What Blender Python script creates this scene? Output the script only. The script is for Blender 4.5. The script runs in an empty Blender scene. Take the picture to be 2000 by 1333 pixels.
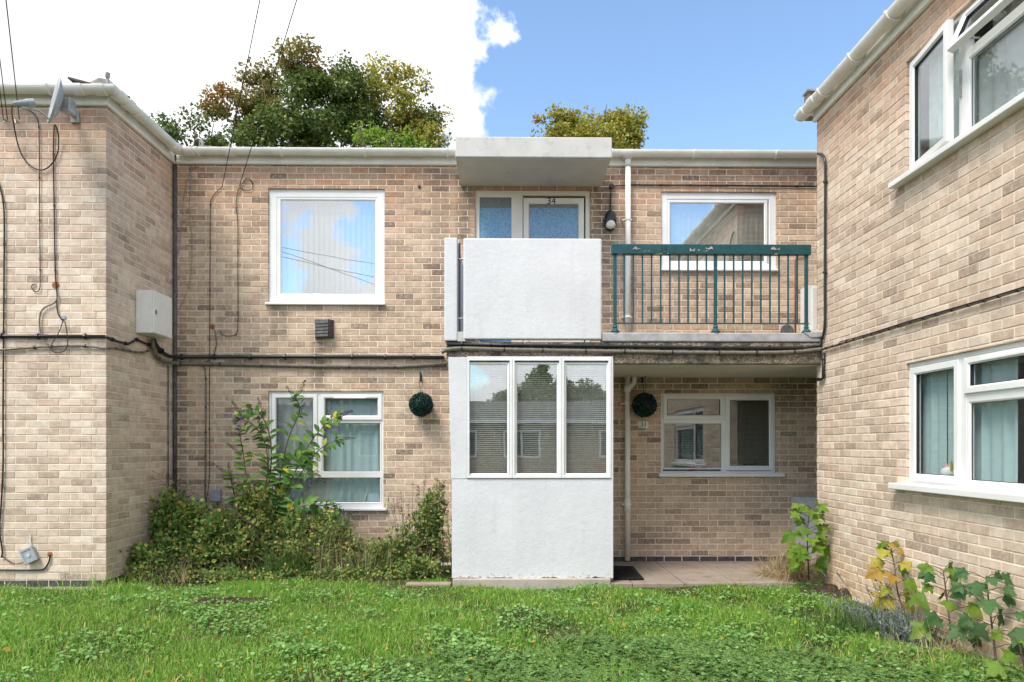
import bpy, bmesh, math, random
import numpy as np
from mathutils import Vector, Matrix
random.seed(7); RNG = np.random.default_rng(7)
SC = bpy.context.scene
COL = SC.collection

# ------------------------------------------------------------------ camera, sky, sun, exposure
EYE = 1.44; FOC = 1333.0; HOR = 873.0
PSI = math.atan(17/1333.0); CP, SP = math.cos(PSI), math.sin(PSI)
cam_d = bpy.data.cameras.new('camera'); cam = bpy.data.objects.new('camera', cam_d); COL.objects.link(cam)
cam.location = (0, 0, EYE); cam.rotation_euler = (math.radians(90), 0, -PSI)
cam_d.sensor_fit = 'HORIZONTAL'; cam_d.sensor_width = 36; cam_d.lens = 24.0
cam_d.shift_y = 0.103; cam_d.clip_start = 0.05; cam_d.clip_end = 2000
SC.camera = cam
SUN_AZ, SUN_EL = math.radians(221), math.radians(56)
sd = bpy.data.lights.new('sun', 'SUN'); sd.energy = 2.0; sd.angle = math.radians(22); sd.color = (1.0, .93, .83)
so = bpy.data.objects.new('sun', sd); COL.objects.link(so)
tosun = Vector((math.sin(SUN_AZ)*math.cos(SUN_EL), math.cos(SUN_AZ)*math.cos(SUN_EL), math.sin(SUN_EL)))
so.rotation_euler = tosun.to_track_quat('Z', 'Y').to_euler(); so.location = tosun*40
SC.view_settings.view_transform = 'Standard'; SC.view_settings.look = 'None'
SC.view_settings.exposure = 1.27; SC.view_settings.gamma = 1.0; SC.view_settings.use_curve_mapping = False

world = bpy.data.worlds.new('World'); SC.world = world; world.use_nodes = True
def build_world():
    nt = world.node_tree; nt.nodes.clear(); N = nt.nodes.new; L = nt.links.new
    out = N('ShaderNodeOutputWorld')
    sky = N('ShaderNodeTexSky'); sky.sky_type = 'NISHITA'; sky.sun_disc = False
    sky.sun_elevation = SUN_EL; sky.sun_rotation = SUN_AZ; sky.air_density = 1.1; sky.dust_density = 0.3; sky.ozone_density = 1.2
    bs = N('ShaderNodeBackground'); bs.inputs['Strength'].default_value = 0.11; tint = N('ShaderNodeMix'); tint.data_type = 'RGBA'; tint.blend_type = 'MULTIPLY'; tint.inputs[0].default_value = 1; tint.inputs[7].default_value = (.98, 1.04, 1.06, 1); L(sky.outputs[0], tint.inputs[6]); L(tint.outputs[2], bs.inputs['Color'])
    tc = N('ShaderNodeTexCoord')
    sep = N('ShaderNodeSeparateXYZ'); L(tc.outputs['Generated'], sep.inputs[0])
    def math_(op, a, b=None, c=None):
        m = N('ShaderNodeMath'); m.operation = op
        for i, x in enumerate((a, b, c)):
            if x is None: continue
            if isinstance(x, (int, float)): m.inputs[i].default_value = x
            else: L(x, m.inputs[i])
        return m.outputs[0]
    nz = N('ShaderNodeTexNoise'); nz.inputs['Scale'].default_value = 3.1; nz.inputs['Detail'].default_value = 11; nz.inputs['Roughness'].default_value = .56
    mp = N('ShaderNodeMapping'); mp.inputs['Location'].default_value = (3.92, 1.36, 3.14); L(tc.outputs['Generated'], mp.inputs['Vector']); L(mp.outputs[0], nz.inputs['Vector'])
    front = N('ShaderNodeMapRange'); L(sep.outputs['Y'], front.inputs['Value']); front.inputs['From Min'].default_value = -.3; front.inputs['From Max'].default_value = .4
    front.inputs['To Min'].default_value = -.1; front.inputs['To Max'].default_value = 1.9
    bias = math_('MULTIPLY', math_('MULTIPLY', sep.outputs['X'], -1.0), front.outputs[0])
    bo = N('ShaderNodeMapRange'); L(sep.outputs['Y'], bo.inputs['Value']); bo.inputs['From Min'].default_value = -.3; bo.inputs['From Max'].default_value = .4; bo.inputs['To Min'].default_value = .03; bo.inputs['To Max'].default_value = -.075; back_off = bo.outputs[0]
    m = math_('ADD', math_('ADD', math_('MULTIPLY', math_('SUBTRACT', nz.outputs['Fac'], .5), .9), bias), back_off)
    mr = N('ShaderNodeMapRange'); mr.interpolation_type = 'SMOOTHSTEP'; L(m, mr.inputs['Value']); mr.inputs['From Min'].default_value = -.012; mr.inputs['From Max'].default_value = .022
    n2 = N('ShaderNodeTexNoise'); n2.inputs['Scale'].default_value = 2.6; n2.inputs['Detail'].default_value = 7; L(tc.outputs['Generated'], n2.inputs['Vector'])
    cr = N('ShaderNodeMapRange'); L(n2.outputs['Fac'], cr.inputs['Value']); cr.inputs['From Min'].default_value = .3; cr.inputs['From Max'].default_value = .7; cr.inputs['To Min'].default_value = .37; cr.inputs['To Max'].default_value = .80
    bc = N('ShaderNodeBackground'); bc.inputs['Color'].default_value = (.97, .98, 1, 1); L(cr.outputs[0], bc.inputs['Strength'])
    mix = N('ShaderNodeMixShader'); L(mr.outputs[0], mix.inputs[0]); L(bs.outputs[0], mix.inputs[1]); L(bc.outputs[0], mix.inputs[2]); L(mix.outputs[0], out.inputs[0])
build_world()

# ------------------------------------------------------------------ layout helpers: a sight line met with a real plane of the place
YB, YL, XL, XR, YR, YS, YP = 8.57, 7.12, -4.11, 3.397, 7.357, 7.24, 7.19
def P(px, py, Y):
    a = (px-1000)/FOC; b = (HOR-py)/FOC; t = Y/(CP-a*SP)
    return Vector((t*(a*CP+SP), Y, EYE+t*b))
def PX(px, py, X):
    a = (px-1000)/FOC; b = (HOR-py)/FOC; t = X/(a*CP+SP)
    return Vector((X, t*(CP-a*SP), EYE+t*b))
def PZ(px, py, Z):
    a = (px-1000)/FOC; b = (HOR-py)/FOC; t = (Z-EYE)/b
    return Vector((t*(a*CP+SP), t*(CP-a*SP), Z))
def proj(v):
    x = v[0]*CP - v[1]*SP; d = v[0]*SP + v[1]*CP
    if d < .2: return None
    return 1000+FOC*x/d, HOR-FOC*(v[2]-EYE)/d, d

# ------------------------------------------------------------------ mesh helpers
WL = {}
def place(o, parent, loc):
    COL.objects.link(o); o.location = loc; WL[o] = Vector(loc)
    if parent is not None:
        o.parent = parent; o.matrix_parent_inverse = Matrix.Translation(-WL[parent])
def tag(o, label=None, cat=None, group=None, kind=None):
    if label: o['label'] = label
    if cat: o['category'] = cat
    if group: o['group'] = group
    if kind: o['kind'] = kind
    return o
def thing(name, loc, label, cat, group=None):
    o = bpy.data.objects.new(name, None); o.empty_display_size = .1; place(o, None, loc); return tag(o, label, cat, group)
class Plane:
    def __init__(s, O, U, N, W=(0, 0, 1)): s.O, s.U, s.N, s.W = Vector(O), Vector(U), Vector(N), Vector(W)
    def at(s, u, z, d): return s.O + s.U*u + s.W*z + s.N*d
BACK = Plane((0, YB, 0), (1, 0, 0), (0, -1, 0)); LEFTF = Plane((0, YL, 0), (1, 0, 0), (0, -1, 0))
RIGHT = Plane((XR, 0, 0), (0, 1, 0), (-1, 0, 0)); RET = Plane((XL, 0, 0), (0, 1, 0), (1, 0, 0))
PORCH = Plane((0, YP, 0), (1, 0, 0), (0, -1, 0)); SLABF = Plane((0, YS, 0), (1, 0, 0), (0, -1, 0))
class MB:
    def __init__(s): s.v = []; s.f = []
    def add(s, vs, fs):
        b = len(s.v); s.v += [tuple(v) for v in vs]; s.f += [tuple(i+b for i in f) for f in fs]; return s
    def box(s, x0, x1, y0, y1, z0, z1):
        return s.add([(x0,y0,z0),(x1,y0,z0),(x1,y1,z0),(x0,y1,z0),(x0,y0,z1),(x1,y0,z1),(x1,y1,z1),(x0,y1,z1)],
                     [(0,3,2,1),(4,5,6,7),(0,1,5,4),(1,2,6,5),(2,3,7,6),(3,0,4,7)])
    def pbox(s, pl, u0, u1, z0, z1, d0, d1):
        c = [(u0,z0,d0),(u1,z0,d0),(u1,z1,d0),(u0,z1,d0),(u0,z0,d1),(u1,z0,d1),(u1,z1,d1),(u0,z1,d1)]
        return s.add([pl.at(*q) for q in c], [(0,3,2,1),(4,5,6,7),(0,1,5,4),(1,2,6,5),(2,3,7,6),(3,0,4,7)])
    def ring(s, pl, u0, u1, z0, z1, prof):      # mitred frame: profile of (inset, out)
        b = len(s.v); n = len(prof)
        for i, d in prof:
            s.v += [tuple(pl.at(*q)) for q in ((u0+i,z0+i,d),(u1-i,z0+i,d),(u1-i,z1-i,d),(u0+i,z1-i,d))]
        for k in range(n-1):
            for j in range(4):
                s.f.append((b+4*k+j, b+4*k+(j+1)%4, b+4*k+4+(j+1)%4, b+4*k+4+j))
        return s
    def tube(s, pts, r, n=7, cap=True):
        pts = [Vector(p) for p in pts]; m = len(pts); b = len(s.v)
        rs = r if isinstance(r, (list, tuple)) else [r]*m
        t0 = (pts[1]-pts[0]).normalized(); ref = Vector((0,0,1)) if abs(t0.z) < .9 else Vector((1,0,0))
        x = t0.cross(ref).normalized()
        for i in range(m):
            t = ((pts[min(i+1,m-1)]-pts[max(i-1,0)])).normalized()
            x = (x - t*x.dot(t)).normalized(); y = t.cross(x)
            for k in range(n):
                a = 2*math.pi*k/n; s.v.append(tuple(pts[i]+(x*math.cos(a)+y*math.sin(a))*rs[i]))
        for i in range(m-1):
            for k in range(n):
                s.f.append((b+i*n+k, b+i*n+(k+1)%n, b+(i+1)*n+(k+1)%n, b+(i+1)*n+k))
        if cap: s.f.append(tuple(b+k for k in range(n))[::-1]); s.f.append(tuple(b+(m-1)*n+k for k in range(n)))
        return s
    def sweep(s, prof, pts, ups, closed=False):   # profile (a,b) swept: a along side vector, b along up
        pts = [Vector(p) for p in pts]; m = len(pts); n = len(prof); b = len(s.v)
        for i in range(m):
            t0 = (pts[i]-pts[max(i-1,0)]) if i else (pts[1]-pts[0]); t1 = (pts[min(i+1,m-1)]-pts[i]) if i < m-1 else t0
            t0 = t0.normalized(); t1 = t1.normalized(); up = Vector((0,0,1))
            s0 = t0.cross(up).normalized(); s1 = t1.cross(up).normalized(); sd = (s0+s1); sd = sd/ (sd.length_squared/2) if sd.length > 1e-4 else s0
            for a, c in prof: s.v.append(tuple(pts[i]+sd*a+up*c))
        for i in range(m-1):
            for k in range(n if closed else n-1):
                s.f.append((b+i*n+k, b+i*n+(k+1)%n, b+(i+1)*n+(k+1)%n, b+(i+1)*n+k))
        if closed: s.f.append(tuple(b+k for k in range(n))[::-1]); s.f.append(tuple(b+(m-1)*n+k for k in range(n)))
        return s
    def lathe(s, prof, c, n=16, axis='Z'):
        b = len(s.v); m = len(prof); c = Vector(c)
        for r, h in prof:
            for k in range(n):
                a = 2*math.pi*k/n; q = (r*math.cos(a), r*math.sin(a), h)
                if axis == 'Y': q = (q[0], -h, q[1])
                if axis == 'X': q = (h, q[0], q[1])
                s.v.append(tuple(c+Vector(q)))
        for i in range(m-1):
            for k in range(n): s.f.append((b+i*n+k, b+i*n+(k+1)%n, b+(i+1)*n+(k+1)%n, b+(i+1)*n+k))
        s.f.append(tuple(b+k for k in range(n))[::-1]); s.f.append(tuple(b+(m-1)*n+k for k in range(n)))
        return s
    def build(s, name, mat, parent=None, smooth=False, bevel=0, label=None, kind=None, fix=True):
        v = np.array(s.v, dtype=float); lo, hi = v.min(0), v.max(0); c = np.array([(lo[0]+hi[0])/2, (lo[1]+hi[1])/2, lo[2]])
        me = bpy.data.meshes.new(name); me.from_pydata((v-c).tolist(), [], s.f)
        if fix:
            bm = bmesh.new(); bm.from_mesh(me); bmesh.ops.recalc_face_normals(bm, faces=bm.faces); bm.to_mesh(me); bm.free()
        if smooth: me.polygons.foreach_set('use_smooth', [True]*len(me.polygons))
        if mat is not None: me.materials.append(mat)
        o = bpy.data.objects.new(name, me); place(o, parent, c.tolist())
        if bevel:
            md = o.modifiers.new('bevel', 'BEVEL'); md.width = bevel; md.segments = 2; md.limit_method = 'ANGLE'; md.angle_limit = math.radians(40)
        return tag(o, label, None, None, kind)
def np_mesh(name, V, faces, mat, parent=None, kind=None, smooth=False):
    """V (n,3); faces (m,k) with one k"""
    V = np.asarray(V, dtype=np.float32); F_ = np.asarray(faces, dtype=np.int32); m, k = F_.shape
    lo, hi = V.min(0), V.max(0); c = np.array([(lo[0]+hi[0])/2, (lo[1]+hi[1])/2, lo[2]], dtype=np.float32)
    me = bpy.data.meshes.new(name); me.vertices.add(len(V)); me.vertices.foreach_set('co', (V-c).ravel())
    me.loops.add(m*k); me.loops.foreach_set('vertex_index', F_.ravel())
    me.polygons.add(m); me.polygons.foreach_set('loop_start', np.arange(0, m*k, k, dtype=np.int32))
    me.update(calc_edges=True)
    if smooth: me.polygons.foreach_set('use_smooth', np.ones(m, dtype=bool))
    if mat is not None: me.materials.append(mat)
    o = bpy.data.objects.new(name, me); place(o, parent, [float(x) for x in c]); return tag(o, kind=kind)

# ------------------------------------------------------------------ materials
M = {}
class NT:
    def __init__(s, name):
        s.m = bpy.data.materials.new(name); s.m.use_nodes = True; s.t = s.m.node_tree; s.t.nodes.clear(); s.pos = None
    def n(s, ty, **kw):
        nd = s.t.nodes.new(ty)
        for k, v in kw.items():
            if k in nd.inputs: s.set(nd.inputs[k], v)
            else: setattr(nd, k, v)
        return nd
    def set(s, inp, v):
        if isinstance(v, bpy.types.NodeSocket): s.t.links.new(v, inp)
        else:
            if isinstance(v, tuple) and len(v) == 3 and inp.type == 'RGBA': v = (*v, 1)
            inp.default_value = v
    def P(s):
        if s.pos is None: s.pos = s.n('ShaderNodeNewGeometry').outputs['Position']
        return s.pos
    def math(s, op, a, b=None, clamp=False):
        nd = s.n('ShaderNodeMath', operation=op, use_clamp=clamp); s.set(nd.inputs[0], a)
        if b is not None: s.set(nd.inputs[1], b)
        return nd.outputs[0]
    def noise(s, scale, detail=4, rough=.55, vec=None, dist=0, out='Fac'):
        nd = s.n('ShaderNodeTexNoise', Scale=scale, Detail=detail, Roughness=rough, Distortion=dist, Vector=vec if vec is not None else s.P()); return nd.outputs[out]
    def map(s, v, a, b, c=0., d=1., smooth=False):
        nd = s.n('ShaderNodeMapRange'); s.set(nd.inputs['Value'], v)
        for k, x in (('From Min', a), ('From Max', b), ('To Min', c), ('To Max', d)): nd.inputs[k].default_value = x
        if smooth: nd.interpolation_type = 'SMOOTHSTEP'
        return nd.outputs[0]
    def mix(s, fac, a, b, mode='MIX'):
        nd = s.n('ShaderNodeMix', data_type='RGBA', blend_type=mode)
        s.set(nd.inputs[0], fac); s.set(nd.inputs[6], a); s.set(nd.inputs[7], b); return nd.outputs[2]
    def ramp(s, fac, stops, interp='LINEAR'):
        nd = s.n('ShaderNodeValToRGB'); nd.color_ramp.interpolation = interp; e = nd.color_ramp.elements
        e[0].position, e[0].color = stops[0][0], (*stops[0][1], 1); e[1].position, e[1].color = stops[-1][0], (*stops[-1][1], 1)
        for p, c in stops[1:-1]:
            q = e.new(p); q.color = (*c, 1)
        s.set(nd.inputs[0], fac); return nd.outputs[0]
    def bump(s, h, strength=.3, dist=.01):
        return s.n('ShaderNodeBump', Strength=strength, Distance=dist, Height=h).outputs[0]
    def rnd(s):
        a = s.n('ShaderNodeNewGeometry').outputs['Random Per Island']; b = s.n('ShaderNodeObjectInfo').outputs['Random']
        return s.math('FRACT', s.math('ADD', a, b))
    def out(s, color, rough=.8, spec=.3, metal=0., normal=None, emit=None, sss=0, trans=0):
        bs = s.n('ShaderNodeBsdfPrincipled', Roughness=rough, Metallic=metal); s.set(bs.inputs['Base Color'], color)
        bs.inputs['Specular IOR Level'].default_value = spec
        if normal is not None: s.set(bs.inputs['Normal'], normal)
        o = s.n('ShaderNodeOutputMaterial')
        sh = bs.outputs[0]
        if trans:
            tr = s.n('ShaderNodeBsdfTranslucent'); s.set(tr.inputs['Color'], color)
            mx = s.n('ShaderNodeMixShader'); mx.inputs[0].default_value = trans; s.t.links.new(sh, mx.inputs[1]); s.t.links.new(tr.outputs[0], mx.inputs[2]); sh = mx.outputs[0]
        s.t.links.new(sh, o.inputs[0]); return s.m
def simple(name, col, rough=.6, spec=.3, metal=0, var=.12, scale=14, bump=0, trans=0, bscale=200):
    k = NT(name); f = k.map(k.noise(scale, 5), .3, .7)
    c = k.mix(f, tuple(x*(1-var) for x in col), tuple(min(1, x*(1+var)) for x in col))
    nm = k.bump(k.noise(bscale, 3), bump, .004) if bump else None
    M[name] = k.out(c, rough, spec, metal, nm, trans=trans); return M[name]

def brick_mat(name, stops, tint, stains_shade=(), top=True, base=False):
    k = NT(name); r = k.rnd(); pos = k.P(); sep = k.n('ShaderNodeSeparateXYZ', Vector=pos)
    c = k.ramp(r, stops)
    r2 = k.math('FRACT', k.math('MULTIPLY', r, 7.31))
    v = k.map(r2, 0, 1, .88, 1.06)
    c = k.mix(1., c, k.n('ShaderNodeCombineColor', Red=v, Green=v, Blue=v).outputs[0], 'MULTIPLY')
    # soft cloudy mottling over each face, fine sand and pits
    c = k.mix(k.map(k.noise(11, 6, .68), .38, .68, 0, .75), c, k.mix(1., c, (.66, .63, .61), 'MULTIPLY'))
    c = k.mix(k.map(k.noise(30, 5, .65), .5, .72, 0, .65), c, (.72, .66, .57))
    pit = k.map(k.noise(150, 3, .7), .66, .74, 0, .75); c = k.mix(pit, c, (.10, .08, .07))
    c = k.mix(1., c, tint, 'MULTIPLY')
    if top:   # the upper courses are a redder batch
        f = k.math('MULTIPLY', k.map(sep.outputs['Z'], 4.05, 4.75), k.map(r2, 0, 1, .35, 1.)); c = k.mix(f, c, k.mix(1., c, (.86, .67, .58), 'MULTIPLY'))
    if base:   # sandy soil splashed over the lowest courses
        f = k.map(k.math('ADD', sep.outputs['Z'], k.math('MULTIPLY', k.noise(3, 4), .5)), .35, .75, .65, 0); c = k.mix(f, c, k.mix(1., c, (1.0, .86, .62), 'MULTIPLY'))
    grime = k.map(k.noise(1.1, 5, .65), .5, .78, 0, .5); c = k.mix(grime, c, k.mix(1., c, (.62, .59, .57), 'MULTIPLY'))
    for (axis, x, z0, z1, w, st) in stains_shade:     # run-off streaks below sills and the vent, and shade painted under canopy and walkway
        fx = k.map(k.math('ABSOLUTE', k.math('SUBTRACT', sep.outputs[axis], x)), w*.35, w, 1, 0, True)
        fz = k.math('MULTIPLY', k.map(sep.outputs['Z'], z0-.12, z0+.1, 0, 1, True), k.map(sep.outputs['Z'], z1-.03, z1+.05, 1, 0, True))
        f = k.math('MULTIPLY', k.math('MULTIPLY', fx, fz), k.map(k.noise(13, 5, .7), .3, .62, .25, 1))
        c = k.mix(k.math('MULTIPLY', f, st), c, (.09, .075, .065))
    h = k.math('ADD', k.noise(75, 4, .65), k.math('MULTIPLY', k.noise(300, 2), .5))
    M[name] = k.out(c, .93, .18, normal=k.bump(h, .55, .004)); return M[name]
BST = [(0, (.47, .385, .325)), (.06, (.56, .46, .385)), (.2, (.64, .525, .435)), (.45, (.70, .585, .49)), (.7, (.75, .65, .555)), (.88, (.79, .71, .62)), (1, (.67, .54, .45))]
BSTB = [(0, (.31, .24, .20)), (.08, (.42, .33, .27)), (.25, (.53, .42, .335)), (.55, (.61, .49, .39)), (.8, (.67, .555, .45)), (.93, (.56, .41, .325)), (1, (.63, .51, .405))]
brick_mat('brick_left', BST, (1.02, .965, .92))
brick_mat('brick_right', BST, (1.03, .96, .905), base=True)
def bxz(px, py): v = P(px, py, YB); return v.x, v.z
STAINS_SHADE = []  # entries under the canopy and the walkway slab are painted shade
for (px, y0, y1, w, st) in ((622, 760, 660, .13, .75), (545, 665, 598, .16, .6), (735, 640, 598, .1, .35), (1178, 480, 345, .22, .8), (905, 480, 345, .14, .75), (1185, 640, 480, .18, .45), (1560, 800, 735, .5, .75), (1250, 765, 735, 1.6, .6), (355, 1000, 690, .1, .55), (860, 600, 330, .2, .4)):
    x, z0 = bxz(px, y0); z1 = bxz(px, y1)[1]; STAINS_SHADE.append(('X', x, z0, z1, w, st))
brick_mat('brick_back', BSTB, (1.03, .955, .88), STAINS_SHADE)
def mortar_mat():
    k = NT('mortar'); c = k.mix(k.map(k.noise(9, 5, .6), .3, .7), (.70, .60, .46), (.86, .77, .62))
    c = k.mix(k.map(k.noise(1.3, 4), .45, .75, 0, .4), c, (.42, .36, .29)); M['mortar'] = k.out(c, .95, .1, normal=k.bump(k.noise(260, 3), .6, .004))
mortar_mat()
simple('brick_dark', (.085, .075, .078), .8, .3, var=.4, scale=20, bump=.4)
k = NT('upvc'); c = k.mix(k.map(k.noise(3, 5, .6), .4, .8), (.80, .80, .80), (.70, .70, .68)); M['upvc'] = k.out(c, .28, .45)
k = NT('upvc_cream'); c = k.mix(k.map(k.noise(4, 5, .6), .4, .8), (.85, .82, .75), (.74, .71, .64)); M['upvc_cream'] = k.out(c, .35, .4)
k = NT('gutter'); c = k.mix(k.map(k.noise(5, 6, .65), .42, .75), (.88, .86, .81), (.74, .71, .65)); c = k.mix(k.map(k.noise(60, 3, .7), .62, .8, 0, .35), c, (.4, .36, .3)); M['gutter'] = k.out(c, .38, .4)
def paint_mat(name, col, chips):
    k = NT(name); pos = k.P(); c = k.mix(k.map(k.noise(1.7, 5, .6), .3, .75), col, tuple(x*.86 for x in col))
    c = k.mix(k.map(k.noise(22, 5, .65), .6, .8, 0, .35), c, tuple(x*.62 for x in col))
    st = k.noise(9, 5, .65, vec=k.n('ShaderNodeMapping', Vector=pos, Scale=(1., 1., .07)).outputs[0]); c = k.mix(k.map(st, .52, .74, 0, .42), c, tuple(x*y for x, y in zip(col, (.74, .73, .70))))
    c = k.mix(k.map(k.noise(4.5, 7, .72), .60, .72, 0, .4), c, tuple(x*y for x, y in zip(col, (.82, .79, .73))))
    z = k.n('ShaderNodeSeparateXYZ', Vector=pos).outputs['Z']
    edge = k.math('ADD', k.map(z, chips[0], chips[0]+.16, .30, 0), k.map(z, chips[1]-.05, chips[1], 0, .16)) if chips else 0.
    chip = k.map(k.math('ADD', k.noise(26, 6, .72), edge), .80, .84); c = k.mix(chip, c, (.36, .28, .21))
    h = k.math('ADD', k.noise(18, 5, .6), k.math('MULTIPLY', k.noise(90, 3, .6), .5))
    M[name] = k.out(c, .6, .3, normal=k.bump(h, .35, .012))
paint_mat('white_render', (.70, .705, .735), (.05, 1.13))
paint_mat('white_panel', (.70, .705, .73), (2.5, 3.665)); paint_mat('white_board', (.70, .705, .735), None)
def concrete(name, a, b, stain, st_scale=7, lo=.5):
    k = NT(name); c = k.mix(k.map(k.noise(3, 6, .65), .3, .7), a, b); c = k.mix(k.map(k.noise(st_scale, 8, .75), lo, lo+.2, 0, .8), c, stain)
    c = k.mix(k.map(k.noise(130, 3), .62, .75, 0, .5), c, stain); M[name] = k.out(c, .9, .2, normal=k.bump(k.noise(60, 5, .7), .4, .006))
concrete('canopy_concrete', (.62, .61, .595), (.50, .49, .475), (.30, .29, .27), 7, .54)
concrete('paving', (.25, .20, .165), (.34, .285, .235), (.12, .095, .08), 5, .52)
concrete('plinth', (.36, .32, .28), (.47, .42, .36), (.2, .15, .12), 5, .55)
concrete('soffit', (.66, .64, .58), (.56, .54, .49), (.26, .24, .2), 4, .6)
def aggregate():
    k = NT('aggregate'); vo = k.n('ShaderNodeTexVoronoi', Scale=95.0, Vector=k.P())
    c = k.ramp(vo.outputs['Color'], [(0, (.10, .075, .055)), (.4, (.36, .28, .2)), (.75, (.55, .46, .35)), (1, (.62, .56, .47))])
    c = k.mix(k.map(vo.outputs['Distance'], .35, .6), c, (.2, .16, .12)); c = k.mix(k.map(k.noise(5, 6, .7), .44, .6, 0, .9), c, (.055, .048, .042))
    M['aggregate'] = k.out(c, .9, .2, normal=k.bump(vo.outputs['Distance'], .8, .008))
aggregate()
simple('lead', (.36, .36, .37), .55, .4, var=.25, scale=9, bump=.2)
simple('cable_black', (.018, .018, .021), .45, .4); simple('cable_grey', (.16, .145, .12), .6, .3, var=.35, scale=25); simple('wire', (.05, .042, .04), .6, .2)
simple('conduit_black', (.017, .018, .024), .35, .5)
def peeling():
    k = NT('teal_paint'); c = k.mix(k.map(k.noise(12, 4), .3, .7), (.008, .06, .07), (.014, .085, .095)); z = k.n('ShaderNodeSeparateXYZ', Vector=k.P()).outputs['Z']
    p = k.map(k.noise(4.6, 3, .55, vec=k.n('ShaderNodeMapping', Vector=k.P(), Scale=(1., 1., 2.6)).outputs[0]), .66, .68); c = k.mix(p, c, (.42, .38, .33)); c = k.mix(k.map(k.noise(30, 5, .7), .66, .72), c, (.06, .05, .045))
    M['teal_paint'] = k.out(c, .42, .4, normal=k.bump(p, -.4, .004))
peeling()
k = NT('teal_iron'); c = k.mix(k.map(k.noise(60, 4, .7), .62, .7), (.01, .075, .09), (.2, .17, .13)); M['teal_iron'] = k.out(c, .45, .4)
def glass(name, refl, tint=(.95, .975, .975)):
    k = NT(name); lw = k.n('ShaderNodeLayerWeight', Blend=.5); f = k.map(k.math('POWER', lw.outputs['Facing'], 4.5), 0, 1, refl, 1.)
    tr = k.n('ShaderNodeBsdfTransparent', Color=tint); gl = k.n('ShaderNodeBsdfGlossy', Roughness=.0, Color=(.97, .98, 1.0))
    nz = k.bump(k.noise(1.6, 2), .03, .02); k.set(gl.inputs['Normal'], nz)
    mx = k.n('ShaderNodeMixShader'); k.set(mx.inputs[0], f); k.t.links.new(tr.outputs[0], mx.inputs[1]); k.t.links.new(gl.outputs[0], mx.inputs[2])
    o = k.n('ShaderNodeOutputMaterial'); k.t.links.new(mx.outputs[0], o.inputs[0]); M[name] = k.m
glass('glass_soft', .07); glass('glass', .10); glass('glass_bright', .36); glass('glass_porch', .28)
def obscure():
    k = NT('obscure_glass'); vo = k.n('ShaderNodeTexVoronoi', Scale=38.0, Vector=k.P()); h = k.math('ADD', vo.outputs['Distance'], k.noise(70, 2))
    c = k.mix(k.map(vo.outputs['Distance'], .1, .6), (.075, .23, .43), (.17, .37, .60)); M['obscure_glass'] = k.out(c, .16, .7, normal=k.bump(h, .5, .006))
    k = NT('obscure_dark'); c = k.mix(k.map(k.noise(90, 3), .35, .65), (.12, .13, .14), (.24, .25, .26)); M['obscure_dark'] = k.out(c, .2, .6, normal=k.bump(k.noise(90, 3), .5, .006))
obscure()
simple('room', (.42, .41, .39), .9, .1); simple('room_dark', (.07, .065, .06), .9, .1)
simple('curtain_teal', (.70, .88, .89), .9, .1, trans=.35, var=.05); simple('curtain_net', (.80, .82, .82), .9, .1, trans=.45, var=.05); simple('curtain_grey', (.68, .77, .74), .9, .1, trans=.3)
simple('curtain_brown', (.33, .30, .26), .9, .1, trans=.2); simple('blind_white', (.76, .76, .72), .6, .2, trans=.3, var=.04); simple('blind_dark', (.40, .37, .30), .6, .2); simple('blind_cream', (.80, .78, .70), .6, .2, trans=.25)
simple('cabinet_cream', (.82, .81, .77), .4, .4, var=.05); simple('cabinet_grey', (.50, .51, .54), .4, .4, var=.08); simple('box_grey', (.34, .36, .41), .5, .35, var=.08)
simple('black_plastic', (.02, .021, .025), .35, .5); simple('lamp_diffuser', (.78, .77, .68), .35, .4, var=.03); simple('vent_grey', (.10, .10, .105), .7, .3, var=.45, scale=18, bump=.3)
simple('rust', (.32, .13, .06), .9, .1, var=.4, scale=40); simple('dish_grey', (.40, .41, .44), .5, .35, var=.12); simple('metal_grey', (.36, .36, .35), .5, .4, metal=.3, var=.3)
simple('roof_tile', (.085, .078, .07), .9, .2, var=.4, scale=6, bump=.4); simple('roof_mortar', (.3, .28, .25), .9, .2, var=.3)
simple('rubber_mat', (.014, .014, .015), .8, .2); simple('red_paint', (.48, .07, .045), .5, .3); simple('red_pot', (.40, .07, .04), .6, .3); simple('sign_white', (.72, .71, .66), .4, .4); simple('ink', (.01, .01, .012), .5, .3)
simple('soil', (.05, .034, .026), .95, .1, var=.5, scale=30, bump=.8, bscale=60); simple('bark', (.11, .085, .065), .95, .1, var=.35, scale=12, bump=.6, bscale=30)
simple('pot_plant', (.06, .12, .03), .7, .2); simple('unicorn_white', (.75, .76, .74), .8, .2); simple('unicorn_gold', (.65, .45, .12), .35, .5, metal=.5); simple('unicorn_mint', (.45, .66, .60), .8, .2); simple('pink', (.7, .4, .45), .8, .2)
simple('bag_blue', (.16, .42, .55), .5, .3); simple('paper', (.75, .73, .66), .8, .2); simple('bowl_blue', (.5, .62, .66), .5, .3)
def leafmat(name, stops, trans=.35, rough=.55, patch=None, spec=.25):
    k = NT(name); r = k.rnd(); c = k.ramp(r, stops)
    if patch:    # autumn colour spreads over whole boughs
        f = k.map(k.noise(patch[0], 3, .6), patch[1], patch[1]+.12); f = k.math('MULTIPLY', f, k.map(k.math('FRACT', k.math('MULTIPLY', r, 5.77)), .15, .5)); c = k.mix(f, c, k.ramp(k.math('FRACT', k.math('MULTIPLY', r, 3.3)), patch[2]))
    c = k.mix(k.map(k.noise(60, 3), .35, .65, 0, .55), c, k.mix(1., c, (.62, .68, .5), 'MULTIPLY'))
    if 'sapling' in name: c = k.mix(k.map(k.noise(38, 5, .7), .62, .72, 0, .8), c, (.22, .13, .04))
    M[name] = k.out(c, rough, spec, trans=trans)
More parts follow.
